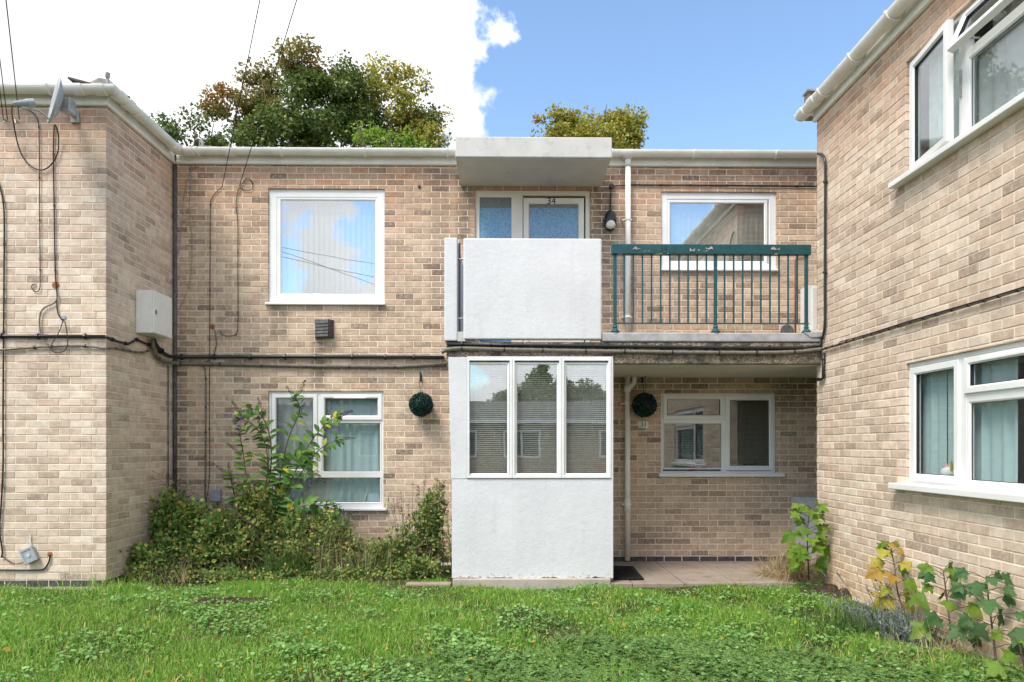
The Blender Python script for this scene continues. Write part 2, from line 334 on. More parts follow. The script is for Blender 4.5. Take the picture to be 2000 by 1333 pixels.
AUT = [(0, (.42, .16, .05)), (.5, (.50, .27, .07)), (1, (.42, .34, .09))]
leafmat('leaf_dark', [(0, (0.073, 0.122, 0.036)), (.55, (0.155, 0.227, 0.057)), (.9, (0.243, 0.308, 0.081)), (1, (0.357, 0.325, 0.097))], .22, patch=(.55, .60, AUT))
leafmat('leaf_rust', [(0, (0.138, 0.175, 0.050)), (.5, (0.275, 0.250, 0.075)), (1, (0.450, 0.300, 0.100))], .35, patch=(.8, .54, AUT))
leafmat('leaf_maple', [(0, (0.164, 0.210, 0.043)), (.45, (0.362, 0.375, 0.072)), (.8, (0.592, 0.511, 0.100)), (1, (0.756, 0.480, 0.114))], .4, patch=(.7, .58, AUT))
leafmat('leaf_lime', [(0, (0.112, 0.223, 0.028)), (.6, (0.261, 0.409, 0.047)), (1, (0.409, 0.522, 0.075))], .4)
leafmat('leaf_shrub', [(0, (0.105, 0.193, 0.053)), (.5, (0.209, 0.332, 0.087)), (.82, (0.332, 0.437, 0.122)), (.93, (0.594, 0.524, 0.122)), (1, (0.786, 0.419, 0.105))], .3)
leafmat('leaf_weed', [(0, (0.107, 0.180, 0.050)), (.55, (0.201, 0.301, 0.086)), (.85, (0.345, 0.388, 0.101)), (1, (0.604, 0.374, 0.144))], .3)
leafmat('leaf_buddleia', [(0, (0.077, 0.173, 0.043)), (.6, (0.129, 0.259, 0.060)), (.93, (0.208, 0.345, 0.069)), (1, (0.655, 0.569, 0.069))], .35)
leafmat('flower_purple', [(0, (.22, .13, .42)), (1, (.38, .26, .60))], .3); leafmat('seed_brown', [(0, (.07, .045, .025)), (1, (.15, .10, .05))], .1)
leafmat('leaf_sapling', [(0, (.13, .25, .03)), (1, (.22, .34, .045))], .45); leafmat('leaf_sapling_autumn', [(0, (.30, .38, .05)), (.5, (.48, .42, .06)), (1, (.48, .28, .06))], .4); leafmat('leaf_sapling_dark', [(0, (.05, .125, .045)), (1, (.085, .175, .06))], .35)
leafmat('grass', [(0, (0.124, 0.273, 0.045)), (.45, (0.227, 0.434, 0.070)), (.85, (0.374, 0.606, 0.101)), (1, (0.768, 0.627, 0.283))], .4, patch=(1.4, .60, [(0, (.06, .12, .03)), (.6, (.13, .16, .05)), (1, (.27, .23, .11))]))
leafmat('grass_long', [(0, (.05, .11, .025)), (.6, (.09, .17, .04)), (1, (.15, .23, .06))], .35); leafmat('straw', [(0, (.38, .27, .14)), (.6, (.56, .44, .27)), (1, (.68, .58, .40))], .3)
leafmat('clover', [(0, (0.150, 0.319, 0.084)), (.6, (0.229, 0.428, 0.126)), (1, (0.353, 0.554, 0.202))], .35); leafmat('yarrow', [(0, (0.114, 0.215, 0.063)), (.6, (0.164, 0.298, 0.083)), (1, (0.253, 0.380, 0.114))], .35)
leafmat('lavender', [(0, (.13, .17, .17)), (.6, (.22, .27, .27)), (1, (.30, .36, .35))], .2); leafmat('topiary', [(0, (.006, .03, .027)), (.6, (.018, .07, .062)), (1, (.08, .18, .15))], .1, .35); leafmat('dandelion', [(0, (.7, .5, .02)), (1, (.8, .6, .03))], .2)
def ground_mat():
    k = NT('lawn_soil'); c = k.mix(k.map(k.noise(2.2, 5), .35, .65), (.035, .06, .015), (.075, .06, .035)); c = k.mix(k.map(k.noise(40, 4, .7), .4, .7), c, (.03, .05, .012)); M['lawn_soil'] = k.out(c, .95, .1, normal=k.bump(k.noise(30, 5), .6, .02))
ground_mat()
def far_brick():
    k = NT('far_brick'); b = k.n('ShaderNodeTexBrick', Scale=1.0, Color1=(.26, .17, .11, 1), Color2=(.36, .25, .17, 1), Mortar=(.42, .36, .28, 1)); b.inputs['Brick Width'].default_value = .225; b.inputs['Row Height'].default_value = .075; b.inputs['Mortar Size'].default_value = .01
    sp = k.n('ShaderNodeSeparateXYZ', Vector=k.P()); cb = k.n('ShaderNodeCombineXYZ', X=k.math('ADD', sp.outputs['X'], sp.outputs['Y']), Y=sp.outputs['Z']); k.set(b.inputs['Vector'], cb.outputs[0]); M['far_brick'] = k.out(b.outputs[0], .9, .2)
far_brick()
# ------------------------------------------------------------------ brickwork
BW, BH, GAP, ZB = .225, .075, .005, -.015
ROT = {id(BACK): 0, id(LEFTF): 0, id(RET): math.pi/2, id(RIGHT): -math.pi/2}
BMESH = {}
def brick_verts(l, h, jit):
    d, b = .1, .0035; X, Z = l/2, h/2; v = []; rr = random.Random(jit*31+int(l*1000))
    for sx in (-1, 1):
        for sz in (-1, 1):
            j = lambda: rr.uniform(-.0011, .0011)
            v += [(sx*(X-b)+j(), j()*.6, sz*(Z-b)+j()), (sx*X+j(), b, sz*(Z-b)+j()), (sx*(X-b)+j(), b, sz*Z+j()), (sx*X, d, sz*Z)]
    # corner k has: 0 front, 1 side, 2 top/bottom, 3 back
    c = lambda sx, sz: ((sx > 0)*2+(sz > 0))*4
    A, B_, C_, D_ = c(-1,-1), c(1,-1), c(1,1), c(-1,1)
    f = [(A,B_,C_,D_), (A,D_,D_+1,A+1), (B_,B_+1,C_+1,C_), (A,A+2,B_+2,B_), (D_,C_,C_+2,D_+2), (A,A+1,A+2), (B_,B_+2,B_+1), (C_,C_+1,C_+2), (D_,D_+2,D_+1),
         (A+1,D_+1,D_+3,A+3), (A+1,A+3,A+2), (D_+1,D_+2,D_+3), (B_+1,B_+3,C_+3,C_+1), (B_+1,B_+2,B_+3), (C_+1,C_+3,C_+2), (A+2,A+3,B_+3,B_+2), (D_+2,C_+2,C_+3,D_+3)]
    return v, f
def brick_mesh(l, h, mat):
    l = round(l/.004)*.004; h = round(h/.003)*.003; key = (l, h, random.randrange(4), mat.name)
    if key not in BMESH:
        v, f = brick_verts(l, h, key[2]); me = bpy.data.meshes.new('brick'); me.from_pydata(v, [], f); me.materials.append(mat); BMESH[key] = me
    return BMESH[key]
def lay(pl, u0, u1, z1, openings, trim=((0,0),(0,0)), off=0):
    out = []; n = int(math.ceil((z1-ZB)/BH))
    for k in range(n):
        zb, zt = ZB+k*BH+GAP, ZB+(k+1)*BH-GAP
        if zt > z1: zt = z1
        if zt-zb < .015: continue
        a, b = u0+trim[0][k%2], u1-trim[1][k%2]
        cuts = sorted({a, b} | {x for o in openings if o[2] < zt and o[3] > zb for x in (o[0], o[1]) if a < x < b})
        for s, e in zip(cuts[:-1], cuts[1:]):
            zz = [(zb, zt)]; m = (s+e)/2
            for o in openings:
                if o[0] < m < o[1]:
                    nz = []
                    for p, q in zz:
                        if o[2] >= q or o[3] <= p: nz.append((p, q)); continue
                        if o[2]-p > .014: nz.append((p, o[2]-.002))
                        if q-o[3] > .014: nz.append((o[3]+.002, q))
                    zz = nz
            if not zz: continue
            j = math.floor((s-off)/BW)*BW+off+(k%2)*BW/2-BW; xs = [s]
            while j < e:
                if j > s+.03 and j < e-.03: xs.append(j)
                j += BW
            xs.append(e)
            for i in range(len(xs)-1):
                p = xs[i]+(GAP if i else 0); q = xs[i+1]-(GAP if i < len(xs)-2 else 0)
                for zp, zq in zz: out.append((pl, p, q, zp, zq, k))
    return out
def mortar(mb, pl, u0, u1, z0, z1, openings, e0=.007, e1=.007):
    us = sorted({u0+e0, u1-e1} | {x for o in openings for x in (o[0]-.006, o[1]+.006) if u0 < x < u1})
    zs = sorted({z0, z1} | {x for o in openings for x in (o[2]-.006, o[3]+.006) if z0 < x < z1})
    for a, b in zip(us[:-1], us[1:]):
        for c, d in zip(zs[:-1], zs[1:]):
            m, n = (a+b)/2, (c+d)/2
            if any(o[0]-.005 < m < o[1]+.005 and o[2]-.005 < n < o[3]+.005 for o in openings): continue
            mb.pbox(pl, a, b, c, d, -.0035, -.098)
def bricks(bld, walls, mat, hide=()):
    """walls: list of (wall part, [brick tuples]); the 300 that show largest are objects, the rest one part"""
    al = []
    for wp, bl in walls:
        for t in bl:
            pl, p, q, zp, zq, k = t; c = pl.at((p+q)/2, (zp+zq)/2, 0); pr = proj(c); sc = 0
            if pr and -10 < pr[0] < 2010 and -10 < pr[1] < 1343:
                sc = (q-p)*(zq-zp)/pr[2]**2*abs((c-Vector((0,0,EYE))).normalized().dot(pl.N))
                if any(h[0] < pr[0] < h[1] and h[2] < pr[1] < h[3] for h in hide): sc = 0
            al.append((sc, wp, t, c))
    al.sort(key=lambda a: -a[0]*(1+.0001*random.random()))
    V = []; F_ = []; Q = []; nb = 0
    for i, (sc, wp, t, c) in enumerate(al):
        pl, p, q, zp, zq, k = t; dd = random.uniform(-.0012, .0018); loc = c + pl.N*dd
        bm_ = mat if k > 0 or pl is RIGHT else M['brick_dark']
        if i < 300 and sc > 0:
            me = brick_mesh(q-p, zq-zp, bm_); o = bpy.data.objects.new('brick', me); o.rotation_euler = (random.gauss(0, .004), random.gauss(0, .003), ROT[id(pl)]); place(o, wp, loc)
        else:
            v, f = brick_verts(q-p, zq-zp, random.randrange(40)); a = np.array(v); ca, sa = math.cos(ROT[id(pl)]), math.sin(ROT[id(pl)])
            w = np.stack([a[:,0]*ca-a[:,1]*sa, a[:,0]*sa+a[:,1]*ca, a[:,2]], 1)+np.array(loc)
            V += w.tolist(); F_ += [tuple(x+nb for x in ff) for ff in f]; Q += [0 if bm_ is mat else 1]*len(f); nb += len(v)
    if V:
        me = bpy.data.meshes.new('brickwork'); a = np.array(V); c = a.mean(0); me.from_pydata((a-c).tolist(), [], F_); me.materials.append(mat); me.materials.append(M['brick_dark']); me.polygons.foreach_set('material_index', Q)
        o = bpy.data.objects.new('brickwork', me); place(o, bld, c.tolist()); tag(o, kind='stuff')

# ------------------------------------------------------------------ windows
def sash(pl, par, r, w, glassm, mat, proud=True, name='sash', pane=None):
    u0, u1, z0, z1 = r; mb = MB(); d = -.012 if proud else -.030
    mb.ring(pl, u0, u1, z0, z1, [(0, -.062), (0, d-.004), (.004, d), (w-.014, d), (w-.004, d-.012), (w, d-.014), (w, -.062)])
    s = mb.build(name, mat, par)
    mb = MB(); mb.ring(pl, u0+w-.001, u1-w+.001, z0+w-.001, z1-w+.001, [(0, d-.013), (.004, d-.013), (.004, -.05)]); mb.build('gasket', M['black_plastic'], s)
    MB().pbox(pl, u0+w-.004, u1-w+.004, z0+w-.004, z1-w+.004, -.046, -.040).build('pane', M[glassm] if not pane else pane, s); return s
def window(bld, pl, u0, u1, z0, z1, lights, bars, sill, mat=None, fr=.045, rec=-.026):
    mat = mat or M['upvc']; mb = MB(); mb.ring(pl, u0, u1, z0, z1, [(0, -.095), (0, rec), (fr-.006, rec), (fr, rec-.006), (fr, -.095), (0, -.095)])
    for i_, (a, b, c, d) in enumerate(bars): mb.pbox(pl, a, b, c, d, rec-.001-.0025*i_, -.088+.002*i_)
    w = mb.build('window', mat, bld)
    if sill:
        a, b, zs, th, dp = sill; mb = MB(); mb.pbox(pl, a, b, zs-th, zs, -.03, dp); mb.build('sill', mat, w, bevel=.006)
    for L_ in lights: sash(pl, w, L_[:4], L_[4], L_[5], mat, *(L_[6:]))
    return w
def room(bld, pl, u0, u1, z0, z1, depth, mat):
    e = .25; mb = MB(); c = [(u0-e,z0-e,-.097),(u1+e,z0-e,-.097),(u1+e,z1+e,-.097),(u0-e,z1+e,-.097)]; b = [(x,z,-.1-depth) for x, z, _ in c]
    mb.add([pl.at(*q) for q in c+b], [(4,5,6,7),(0,1,5,4),(1,2,6,5),(2,3,7,6),(3,0,4,7)]); mb.build('room', mat, bld, fix=False)
def B4(x0, x1, y0, y1):
    a = P(x0, y1, YB); b = P(x1, y0, YB); c = P(x0, y0, YB); return a.x, b.x, (a.z+P(x1, y1, YB).z)/2, (b.z+c.z)/2
def curtain(name, label, cat, pl, u0, u1, z0, z1, d, amp, n, mat, gather=0, group=None):
    V = []; F_ = []; m = n*8; ph = random.random()*6; nz = 9
    for j in range(nz+1):
        t = j/nz
        for i in range(m+1):
            s = i/m; u = u0+(u1-u0)*s; w = amp*(.6+.4*math.sin(s*9+ph))*math.sin(2*math.pi*n*s+ph+.5*math.sin(s*17))*(1-.25*t)
            u2 = u+gather*(1-abs(2*t-1))*(.5-s); V.append(tuple(pl.at(u2, z0+(z1-z0)*t, d+w)))
    for j in range(nz):
        for i in range(m): a = j*(m+1)+i; F_.append((a, a+1, a+m+2, a+m+1))
    mb = MB(); mb.v = V; mb.f = F_; o = mb.build(name, mat, None, smooth=True, fix=False); return tag(o, label, cat, group)

# ================================================================== left wing
GZ = 5.10; ZT = 4.985
LB = thing('flat_block', (-6, 7.8, 0), 'pale brick wing of flats at the left with white gutter wrapping its corner', 'building')
mb = MB(); mortar(mb, LEFTF, -8.0, XL, -.1, ZT, [], 0, .0065); wlf = mb.build('wall', M['mortar'], LB)
mb = MB(); mortar(mb, RET, YL+.006, YB+.3, -.1, ZT, [], 0, 0); wlr = mb.build('wall', M['mortar'], LB)
lf = lay(LEFTF, -8.0, XL, ZT, [], ((0,0),(0,.1055)), .02); lr = lay(RET, YL, YB+.05, ZT, [], ((.1055,0),(0,0)), YL+.1055)
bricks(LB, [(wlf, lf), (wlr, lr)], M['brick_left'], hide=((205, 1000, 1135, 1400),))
# ================================================================== middle range
BB = thing('flat_block', (0, 9.5, 0), 'two storey buff brick range of flats facing the lawn between the two wings', 'building')
W1 = B4(524, 751, 370, 596); W2 = B4(524, 749, 766, 998); W3 = B4(1291.5, 1516.5, 376, 528); W4 = B4(1291, 1515, 769, 926)
DR = list(B4(928, 1153, 372, 700)); DR[2] = 2.545
OP = [W1, W2, W3, W4, tuple(DR)]
mb = MB(); mortar(mb, BACK, XL-.1, 5.2, -.1, ZT, OP, 0, 0); wb = mb.build('wall', M['mortar'], BB)
bb = lay(BACK, XL+.004, 5.2, ZT, OP, off=-4.05)
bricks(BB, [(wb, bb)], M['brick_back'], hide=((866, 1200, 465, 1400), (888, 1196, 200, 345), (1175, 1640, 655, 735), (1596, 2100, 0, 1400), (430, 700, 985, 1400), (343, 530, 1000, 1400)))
# ================================================================== right wing
RB = thing('flat_block', (4.6, 4.2, 0), 'sunlit pale pink brick wing at the right with open upper window', 'building')
RW1 = (3.72, 5.715, 3.70, 4.675); RW2 = (3.72, 5.715, 1.125, 2.135)
mb = MB(); mortar(mb, RIGHT, .6, YR, -.1, ZT, [RW1, RW2], 0, .0065); wr = mb.build('wall', M['mortar'], RB)
rr_ = lay(RIGHT, .6, YR, ZT, [RW1, RW2], off=.11)
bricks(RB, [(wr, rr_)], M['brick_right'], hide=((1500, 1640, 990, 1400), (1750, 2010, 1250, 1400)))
MB().box(XR+.097, 7.5, YR-.1, YR, -.1, ZT).build('end_wall', M['far_brick'], RB)

# windows of the middle range
def bu(px): return P(px, 600, YB).x
def bz(py): return P(1000, py, YB).z
for w_ in (W1, W2, W3, W4): room(BB, BACK, *w_, 1.6, M['room'])
room(BB, BACK, DR[0], DR[1], DR[2]+.25, DR[3], 1.5, M['room_dark'])
window(BB, BACK, *W1, [(*B4(539.5, 739.5, 382.4, 581.8), .056, 'glass_bright', False)], [], (bu(519), bu(753), bz(594), .028, .045), fr=.1)
window(BB, BACK, *W3, [(*B4(1304, 1501, 389.5, 516), .047, 'glass_bright', False)], [], (bu(1288), bu(1520), bz(526), .026, .045), fr=.085)
window(BB, BACK, *W2, [(*B4(530, 619, 770.5, 926), .056, 'glass'), (*B4(625.5, 745.5, 770.5, 821), .056, 'glass'), (*B4(627, 744, 824, 925), .022, 'glass', False), (*B4(532, 744, 931, 985), .022, 'glass', False)],
       [B4(617.5, 627, 768, 930), B4(620, 748, 818.5, 826.5), B4(526, 748, 921.5, 934), B4(527, 747, 983.5, 996)], (bu(521), bu(756), bz(993), .03, .05), fr=.03)
window(BB, BACK, *W4, [(*B4(1295.5, 1416, 772.5, 820), .056, 'glass'), (*B4(1296, 1413, 825, 918), .022, 'glass', False), (*B4(1418, 1512.5, 773, 920), .062, 'glass_soft')],
       [B4(1410, 1421, 771, 924), B4(1293, 1415, 817.5, 828)], (bu(1285), bu(1528), bz(925), .045, .075), fr=.03)
for (x0, x1, y) in ((651, 715, 777.5), (1325, 1388, 778)):     # trickle vents on the fanlights
    a = P(x0, y, YB); b = P(x1, y, YB); MB().pbox(BACK, a.x, b.x, a.z-.008, a.z+.008, -.014, .0).build('trickle_vent', M['upvc'], BB)
# upper door with side light, number 34
mb = MB(); mb.ring(BACK, *DR, [(0, -.095), (0, -.03), (.05, -.03), (.058, -.04), (.058, -.095), (0, -.095)]); mb.pbox(BACK, bu(999), bu(1021), DR[2]+.02, DR[3]-.05, -.032, -.09)
df = mb.build('door_frame', M['upvc_cream'], BB)
def light(pl, par, u0, u1, z0, z1, split):
    MB().pbox(pl, u0, u1, z0, split, -.052, -.046).build('pane', M['obscure_glass'], par); MB().pbox(pl, u0, u1, split+.001, z1, -.052, -.046).build('pane', M['obscure_dark'], par)
light(BACK, df, bu(937), bu(999.5), 2.62, bz(385), bz(405))
mb = MB(); mb.ring(BACK, bu(937), bu(999.5), 2.62, bz(384.5), [(-.03, -.06), (-.03, -.036), (-.006, -.036), (0, -.044), (0, -.06)]); mb.build('glazing_bead', M['upvc_cream'], df)
dd_ = B4(1022.5, 1141, 386.5, 700); mb = MB(); mb.ring(BACK, dd_[0], dd_[1], 2.57, dd_[3], [(0, -.075), (0, -.022), (.06, -.022), (.072, -.034), (.072, -.075)]); mb.pbox(BACK, dd_[0]+.06, dd_[1]-.06, 2.6, 2.9, -.04, -.07)
dr = mb.build('door', M['upvc_cream'], BB); light(BACK, dr, dd_[0]+.068, dd_[1]-.068, 2.85, dd_[3]-.068, bz(404))
def text(s, size, name, mat, parent, pl_at, rot=0, depth=.002, lab=None):
    cu = bpy.data.curves.new(name, 'FONT'); cu.body = s; cu.size = size; cu.align_x = 'CENTER'; cu.align_y = 'CENTER'; cu.extrude = depth
    to = bpy.data.objects.new(name, cu); COL.objects.link(to); dg = bpy.context.evaluated_depsgraph_get(); me = bpy.data.meshes.new_from_object(to.evaluated_get(dg)); bpy.data.objects.remove(to)
    me.name = name; me.materials.clear(); me.materials.append(mat); o = bpy.data.objects.new(name, me); o.rotation_euler = (math.pi/2, 0, rot); place(o, parent, pl_at); return tag(o, lab)
v = P(1077, 393, YB); text('34', .115, 'door_number', M['ink'], dr, (v.x, YB+.0195, v.z), lab='black number 34 above the door glass')

# windows of the right wing
room(RB, RIGHT, *RW1, 1.6, M['room']); room(RB, RIGHT, *RW2, 1.6, M['room'])
wl = window(RB, RIGHT, *RW2, [(5.075, 5.675, 1.155, 2.095, .062, 'glass_soft'), (3.76, 5.015, 1.83, 2.095, .055, 'glass_soft'), (3.76, 5.015, 1.15, 1.80, .045, 'glass_soft', False)], [(5.005, 5.085, 1.14, 2.12), (3.75, 5.02, 1.79, 1.84)], (3.62, 5.84, 1.128, .05, .085), fr=.035)
MB().pbox(RIGHT, 4.1, 4.83, 2.052, 2.07, -.014, .0).build('trickle_vent', M['upvc'], RB)
wu = window(RB, RIGHT, *RW1, [(3.76, 5.015, 3.725, 4.335, .045, 'glass_soft', False)], [(5.005, 5.085, 3.71, 4.66), (3.75, 5.02, 4.325, 4.37)], (3.62, 5.84, 3.702, .045, .085), fr=.035)
th = math.radians(7.5); HP = Plane((XR-.004, 5.68, 0), (-math.sin(th), -math.cos(th), 0), (-math.cos(th), math.sin(th), 0))
sash(HP, wu, (0, .60, 3.735, 4.645), .062, 'glass_soft', M['upvc'])
ph_ = math.radians(24); FP = Plane((XR-.004, 0, 4.65), (0, 1, 0), (-math.cos(ph_), 0, math.sin(ph_)), (math.sin(ph_), 0, math.cos(ph_)))
fs = sash(FP, wu, (3.76, 5.015, -.30, 0), .055, 'glass_soft', M['upvc'])
MB().pbox(FP, 4.55, 4.63, -.285, -.265, -.11, -.062).build('latch', M['metal_grey'], fs); MB().tube([FP.at(4.9, -.25, -.06), RIGHT.at(4.9, 4.40, -.05)], .007, 6).build('window_stay', M['metal_grey'], fs)
mb = MB(); mb.pbox(RIGHT, 5.05, 5.064, 4.05, 4.25, -.03, -.014); mb.build('latch', M['metal_grey'], wu)

# ------------------------------------------------------------------ fascias, gutters, roofs
def halfpipe(r, t=.006, n=12, lip=0):
    o = [(-r*math.cos(math.pi*i/n), -r*math.sin(math.pi*i/n)) for i in range(n+1)]; i_ = [(-(r-t)*math.cos(math.pi*i/n), -(r-t)*math.sin(math.pi*i/n)) for i in range(n, -1, -1)]
    return o+i_
def gutter(bld, path, brk, uni, ends=()):
    mb = MB(); mb.sweep(halfpipe(.068), path, None, True); g = mb.build('gutter', M['gutter'], bld, smooth=False)
    for p, q in zip(path[:-1], path[1:]):
        p, q = Vector(p), Vector(q); L_ = (q-p).length; t = (q-p)/L_; s = brk[1]
        while s < L_-.1:
            w = .011; mb = MB(); c = p+t*s; mb.sweep(halfpipe(.083, .014), [c-t*w, c+t*w], None, True); mb.build('gutter_bracket', M['gutter'], g); s += brk[0]
    for c, t in uni:
        c, t = Vector(c), Vector(t); mb = MB(); mb.sweep(halfpipe(.080, .012), [c-t*.055, c+t*.055], None, True); mb.build('gutter_union', M['gutter'], g)
    return g
def fascia(bld, path):
    prof = [(.0, -.14), (.012, -.145), (.035, -.14), (.042, -.125), (.036, -.108), (.03, -.10), (.03, .0), (.0, .0)]
    # side vector points right of travel; walls stand on the left
    MB().sweep(prof, path, None, True).build('fascia', M['gutter'], bld)
go = .115
gutter(LB, [(-8.0, YL-go, GZ), (XL+go, YL-go, GZ), (XL+go, YB-go-.002, GZ)], (.98, .45), [((XL+go-.32, YL-go, GZ), (1,0,0)), ((XL+go-.10, YL-go, GZ), (1,0,0)), ((XL+go, YL-go+.1, GZ), (0,1,0)), ((XL+go, YL-go+.28, GZ), (0,1,0)), ((XL+go, YB-go-.12, GZ), (0,1,0))])
fascia(LB, [(-8.0, YL-.001, GZ), (XL+.001, YL-.001, GZ), (XL+.001, YB-.05, GZ)])
gutter(BB, [(XL+go-.06, YB-go, GZ+.003), (4.6, YB-go, GZ+.003)], (1.02, .3), [((XL+go+.13, YB-go, GZ+.003), (1,0,0)), ((XL+go+.62, YB-go, GZ), (1,0,0)), ((P(1226, 300, YB-go).x, YB-go, GZ), (1,0,0))])
fascia(BB, [(XL+.045, YB-.001, GZ), (4.6, YB-.001, GZ)])
gutter(RB, [(XR-go, YR+.13, GZ), (XR-go, .6, GZ)], (.62, .55), [((XR-go, YR+.02, GZ), (0,1,0)), ((XR-go, YR-.22, GZ), (0,1,0))])
mb = MB(); n = 12; c = Vector((XR-go, YR+.131, GZ)); mb.add([c+Vector((-.072*math.cos(math.pi*i/n), 0, -.072*math.sin(math.pi*i/n))) for i in range(n+1)]+[c+Vector((-.072*math.cos(math.pi*i/n), .012, -.072*math.sin(math.pi*i/n))) for i in range(n+1)], [tuple(range(n+1)), tuple(range(2*n+1, n, -1))]+[(i, i+1, n+2+i, n+1+i) for i in range(n)]); mb.build('gutter_end', M['gutter'], RB)
fascia(RB, [(XR-.001, YR+.015, GZ), (XR-.001, .6, GZ)])
def tiles_edge(mb, p, q, dz=.02):
    p, q = Vector(p), Vector(q); L_ = (q-p).length; t = (q-p)/L_; s = 0; nrm = Vector((-t.y, t.x, 0))
    while s < L_-.1:
        w = .29; z = random.uniform(-.004, .009); a = p+t*s; b = p+t*min(s+w, L_); 
        up = Vector((0,0,1)); mb.add([a+up*z, b+up*z, b+up*(z+.022), a+up*(z+.022), a+nrm*.42+up*(z+.11), b+nrm*.42+up*(z+.11), b+nrm*.42+up*(z+.13), a+nrm*.42+up*(z+.13)], [(0,1,2,3),(4,7,6,5),(0,4,5,1),(3,2,6,7),(0,3,7,4),(1,5,6,2)]); s += w+.004
def roof(bld, corners_low, corners_high, edge):
    mb = MB(); n = len(corners_low); lo = [Vector(c) for c in corners_low]; hi = [Vector(c) for c in corners_high]
    mb.add(lo+hi, [tuple(range(n, 2*n))]+[(i, (i+1)%n, n+(i+1)%n, n+i) for i in range(n)]+[tuple(range(n))[::-1]]); r = mb.build('roof', M['roof_tile'], bld)
    mb = MB(); [tiles_edge(mb, a, b) for a, b in edge]; mb.build('eave_tiles', M['roof_tile'], r, kind='stuff')
EZ = GZ+.012
roof(LB, [(-8, YL+.2, EZ), (XL-.2, YL+.2, EZ), (XL-.2, 13, EZ), (-8, 13, EZ)], [(-8, 9.6, EZ+.75), (XL-2.2, 9.6, EZ+.75), (XL-2.2, 10.6, EZ+.75), (-8, 10.6, EZ+.75)], [((-8, YL-.055, EZ), (XL+.05, YL-.055, EZ)), ((XL+.055, YL-.05, EZ), (XL+.055, YB-.1, EZ))])
roof(BB, [(XL-.2, YB+.2, EZ), (5.2, YB+.2, EZ), (5.2, 13, EZ), (XL-.2, 13, EZ)], [(XL-.2, 10.5, EZ+.5), (5.2, 10.5, EZ+.5), (5.2, 11, EZ+.5), (XL-.2, 11, EZ+.5)], [((XL+.1, YB-.055, EZ), (4.6, YB-.055, EZ))])
roof(RB, [(XR+.2, .6, EZ), (7.5, .6, EZ), (7.5, YR+.05, EZ), (XR+.2, YR+.05, EZ)], [(XR+2.2, .6, EZ+.7), (7.5, .6, EZ+.7), (7.5, YR+.05, EZ+.7), (XR+2.2, YR+.05, EZ+.7)], [((XR-.05, YR+.08, EZ), (XR-.05, .6, EZ))])
# ridge end on the left roof, verge behind the middle roof, vent pipes
mb = MB(); a, b, c_ = P(157, 172, 8.0), P(192, 153, 8.0), P(236, 188, 8.0); y = Vector((0, 1.1, .0)); b2 = P(213, 156, 8.0)
mb.add([a, b, b2, c_, a+y, b+y, b2+y, c_+y, Vector((a.x, 8, EZ)), Vector((c_.x, 8, EZ)), Vector((c_.x, 9.1, EZ)), Vector((a.x, 9.1, EZ))], [(8, 9, 3, 2, 1, 0), (0, 1, 5, 4), (1, 2, 6, 5), (2, 3, 7, 6), (4, 5, 6, 7, 10, 11), (3, 9, 10, 7), (0, 4, 11, 8)]); mb.build('ridge_end', M['roof_mortar'], LB)
p = P(210, 165, 7.9); MB().tube([p-Vector((0,0,.25)), p+Vector((0,0,.08))], .016, 8).tube([p+Vector((-.0,0,.07)), p+Vector((.012,-.01,.125))], .026, 8).build('vent_pipe', M['metal_grey'], LB)
a, b = P(388, 284, 9.6), P(520, 296, 9.6); MB().add([a, b, b+Vector((0,0,-.3)), a+Vector((0,0,-.3)), a+Vector((0,1.5,0)), b+Vector((0,1.5,0)), b+Vector((0,1.5,-.3)), a+Vector((0,1.5,-.3))], [(0,1,2,3),(0,4,5,1),(4,7,6,5),(0,3,7,4),(1,5,6,2)]).build('verge', M['roof_mortar'], BB)
p = P(396, 288, 9.5); MB().tube([p-Vector((0,0,.3)), p, p+Vector((.0,0,.05)), p+Vector((-.02,0,.1)), p+Vector((-.06,0,.115)), p+Vector((-.09,0,.09))], .02, 8).build('vent_pipe', M['metal_grey'], BB, smooth=True)
mb = MB(); a = P(1572, 190, 7.6); mb.box(a.x, a.x+.5, 7.5, 7.62, EZ-.02, a.z).box(a.x-.03, a.x+.6, 7.47, 7.6, a.z, a.z+.02); mb.build('verge', M['roof_mortar'], RB)
# ================================================================== walkway slab, canopy, porch
xs0 = P(872, 690, YS).x
mb = MB(); mb.box(xs0, XR-.003, YS, YB+.02, 2.32, 2.55).box(XR-.003, 5.2, YR+.004, YB+.02, 2.321, 2.549)
slab = mb.build('walkway_slab', M['aggregate'], BB, bevel=.008)
MB().box(xs0+.03, 5.1, YS+.05, YB-.004, 2.311, 2.317).build('soffit', M['soffit'], slab)
a = P(1176, 660, YS).x; mb = MB(); mb.box(a, XR-.012, YS-.014, YS+.16, 2.553, 2.65); mb.build('kerb_flashing', M['lead'], slab, bevel=.012)
mb = MB(); mb.add([(XR-.20, YS-.02, 2.652), (XR-.004, YS-.03, 2.655), (XR-.004, YS+.14, 2.72), (XR-.17, YS+.12, 2.675), (XR-.12, YS-.024, 2.60), (XR-.004, YS-.03, 2.61)], [(0,1,2,3),(0,4,5,1)]); mb.build('lead_patch', M['lead'], slab)
c0, c1 = P(889.5, 300, 7.73).x, P(1195.5, 300, 7.73).x
mb = MB(); mb.box(c0, c1, 7.73, YB+.01, 4.715, 4.95); mb.build('canopy', M['canopy_concrete'], BB, bevel=.012, label='stained grey concrete canopy over the upper door'); MB().box(c0+.02, c1-.02, 7.75, YB-.003, 4.708, 4.712).build('canopy_soffit', M['soffit'], BB)
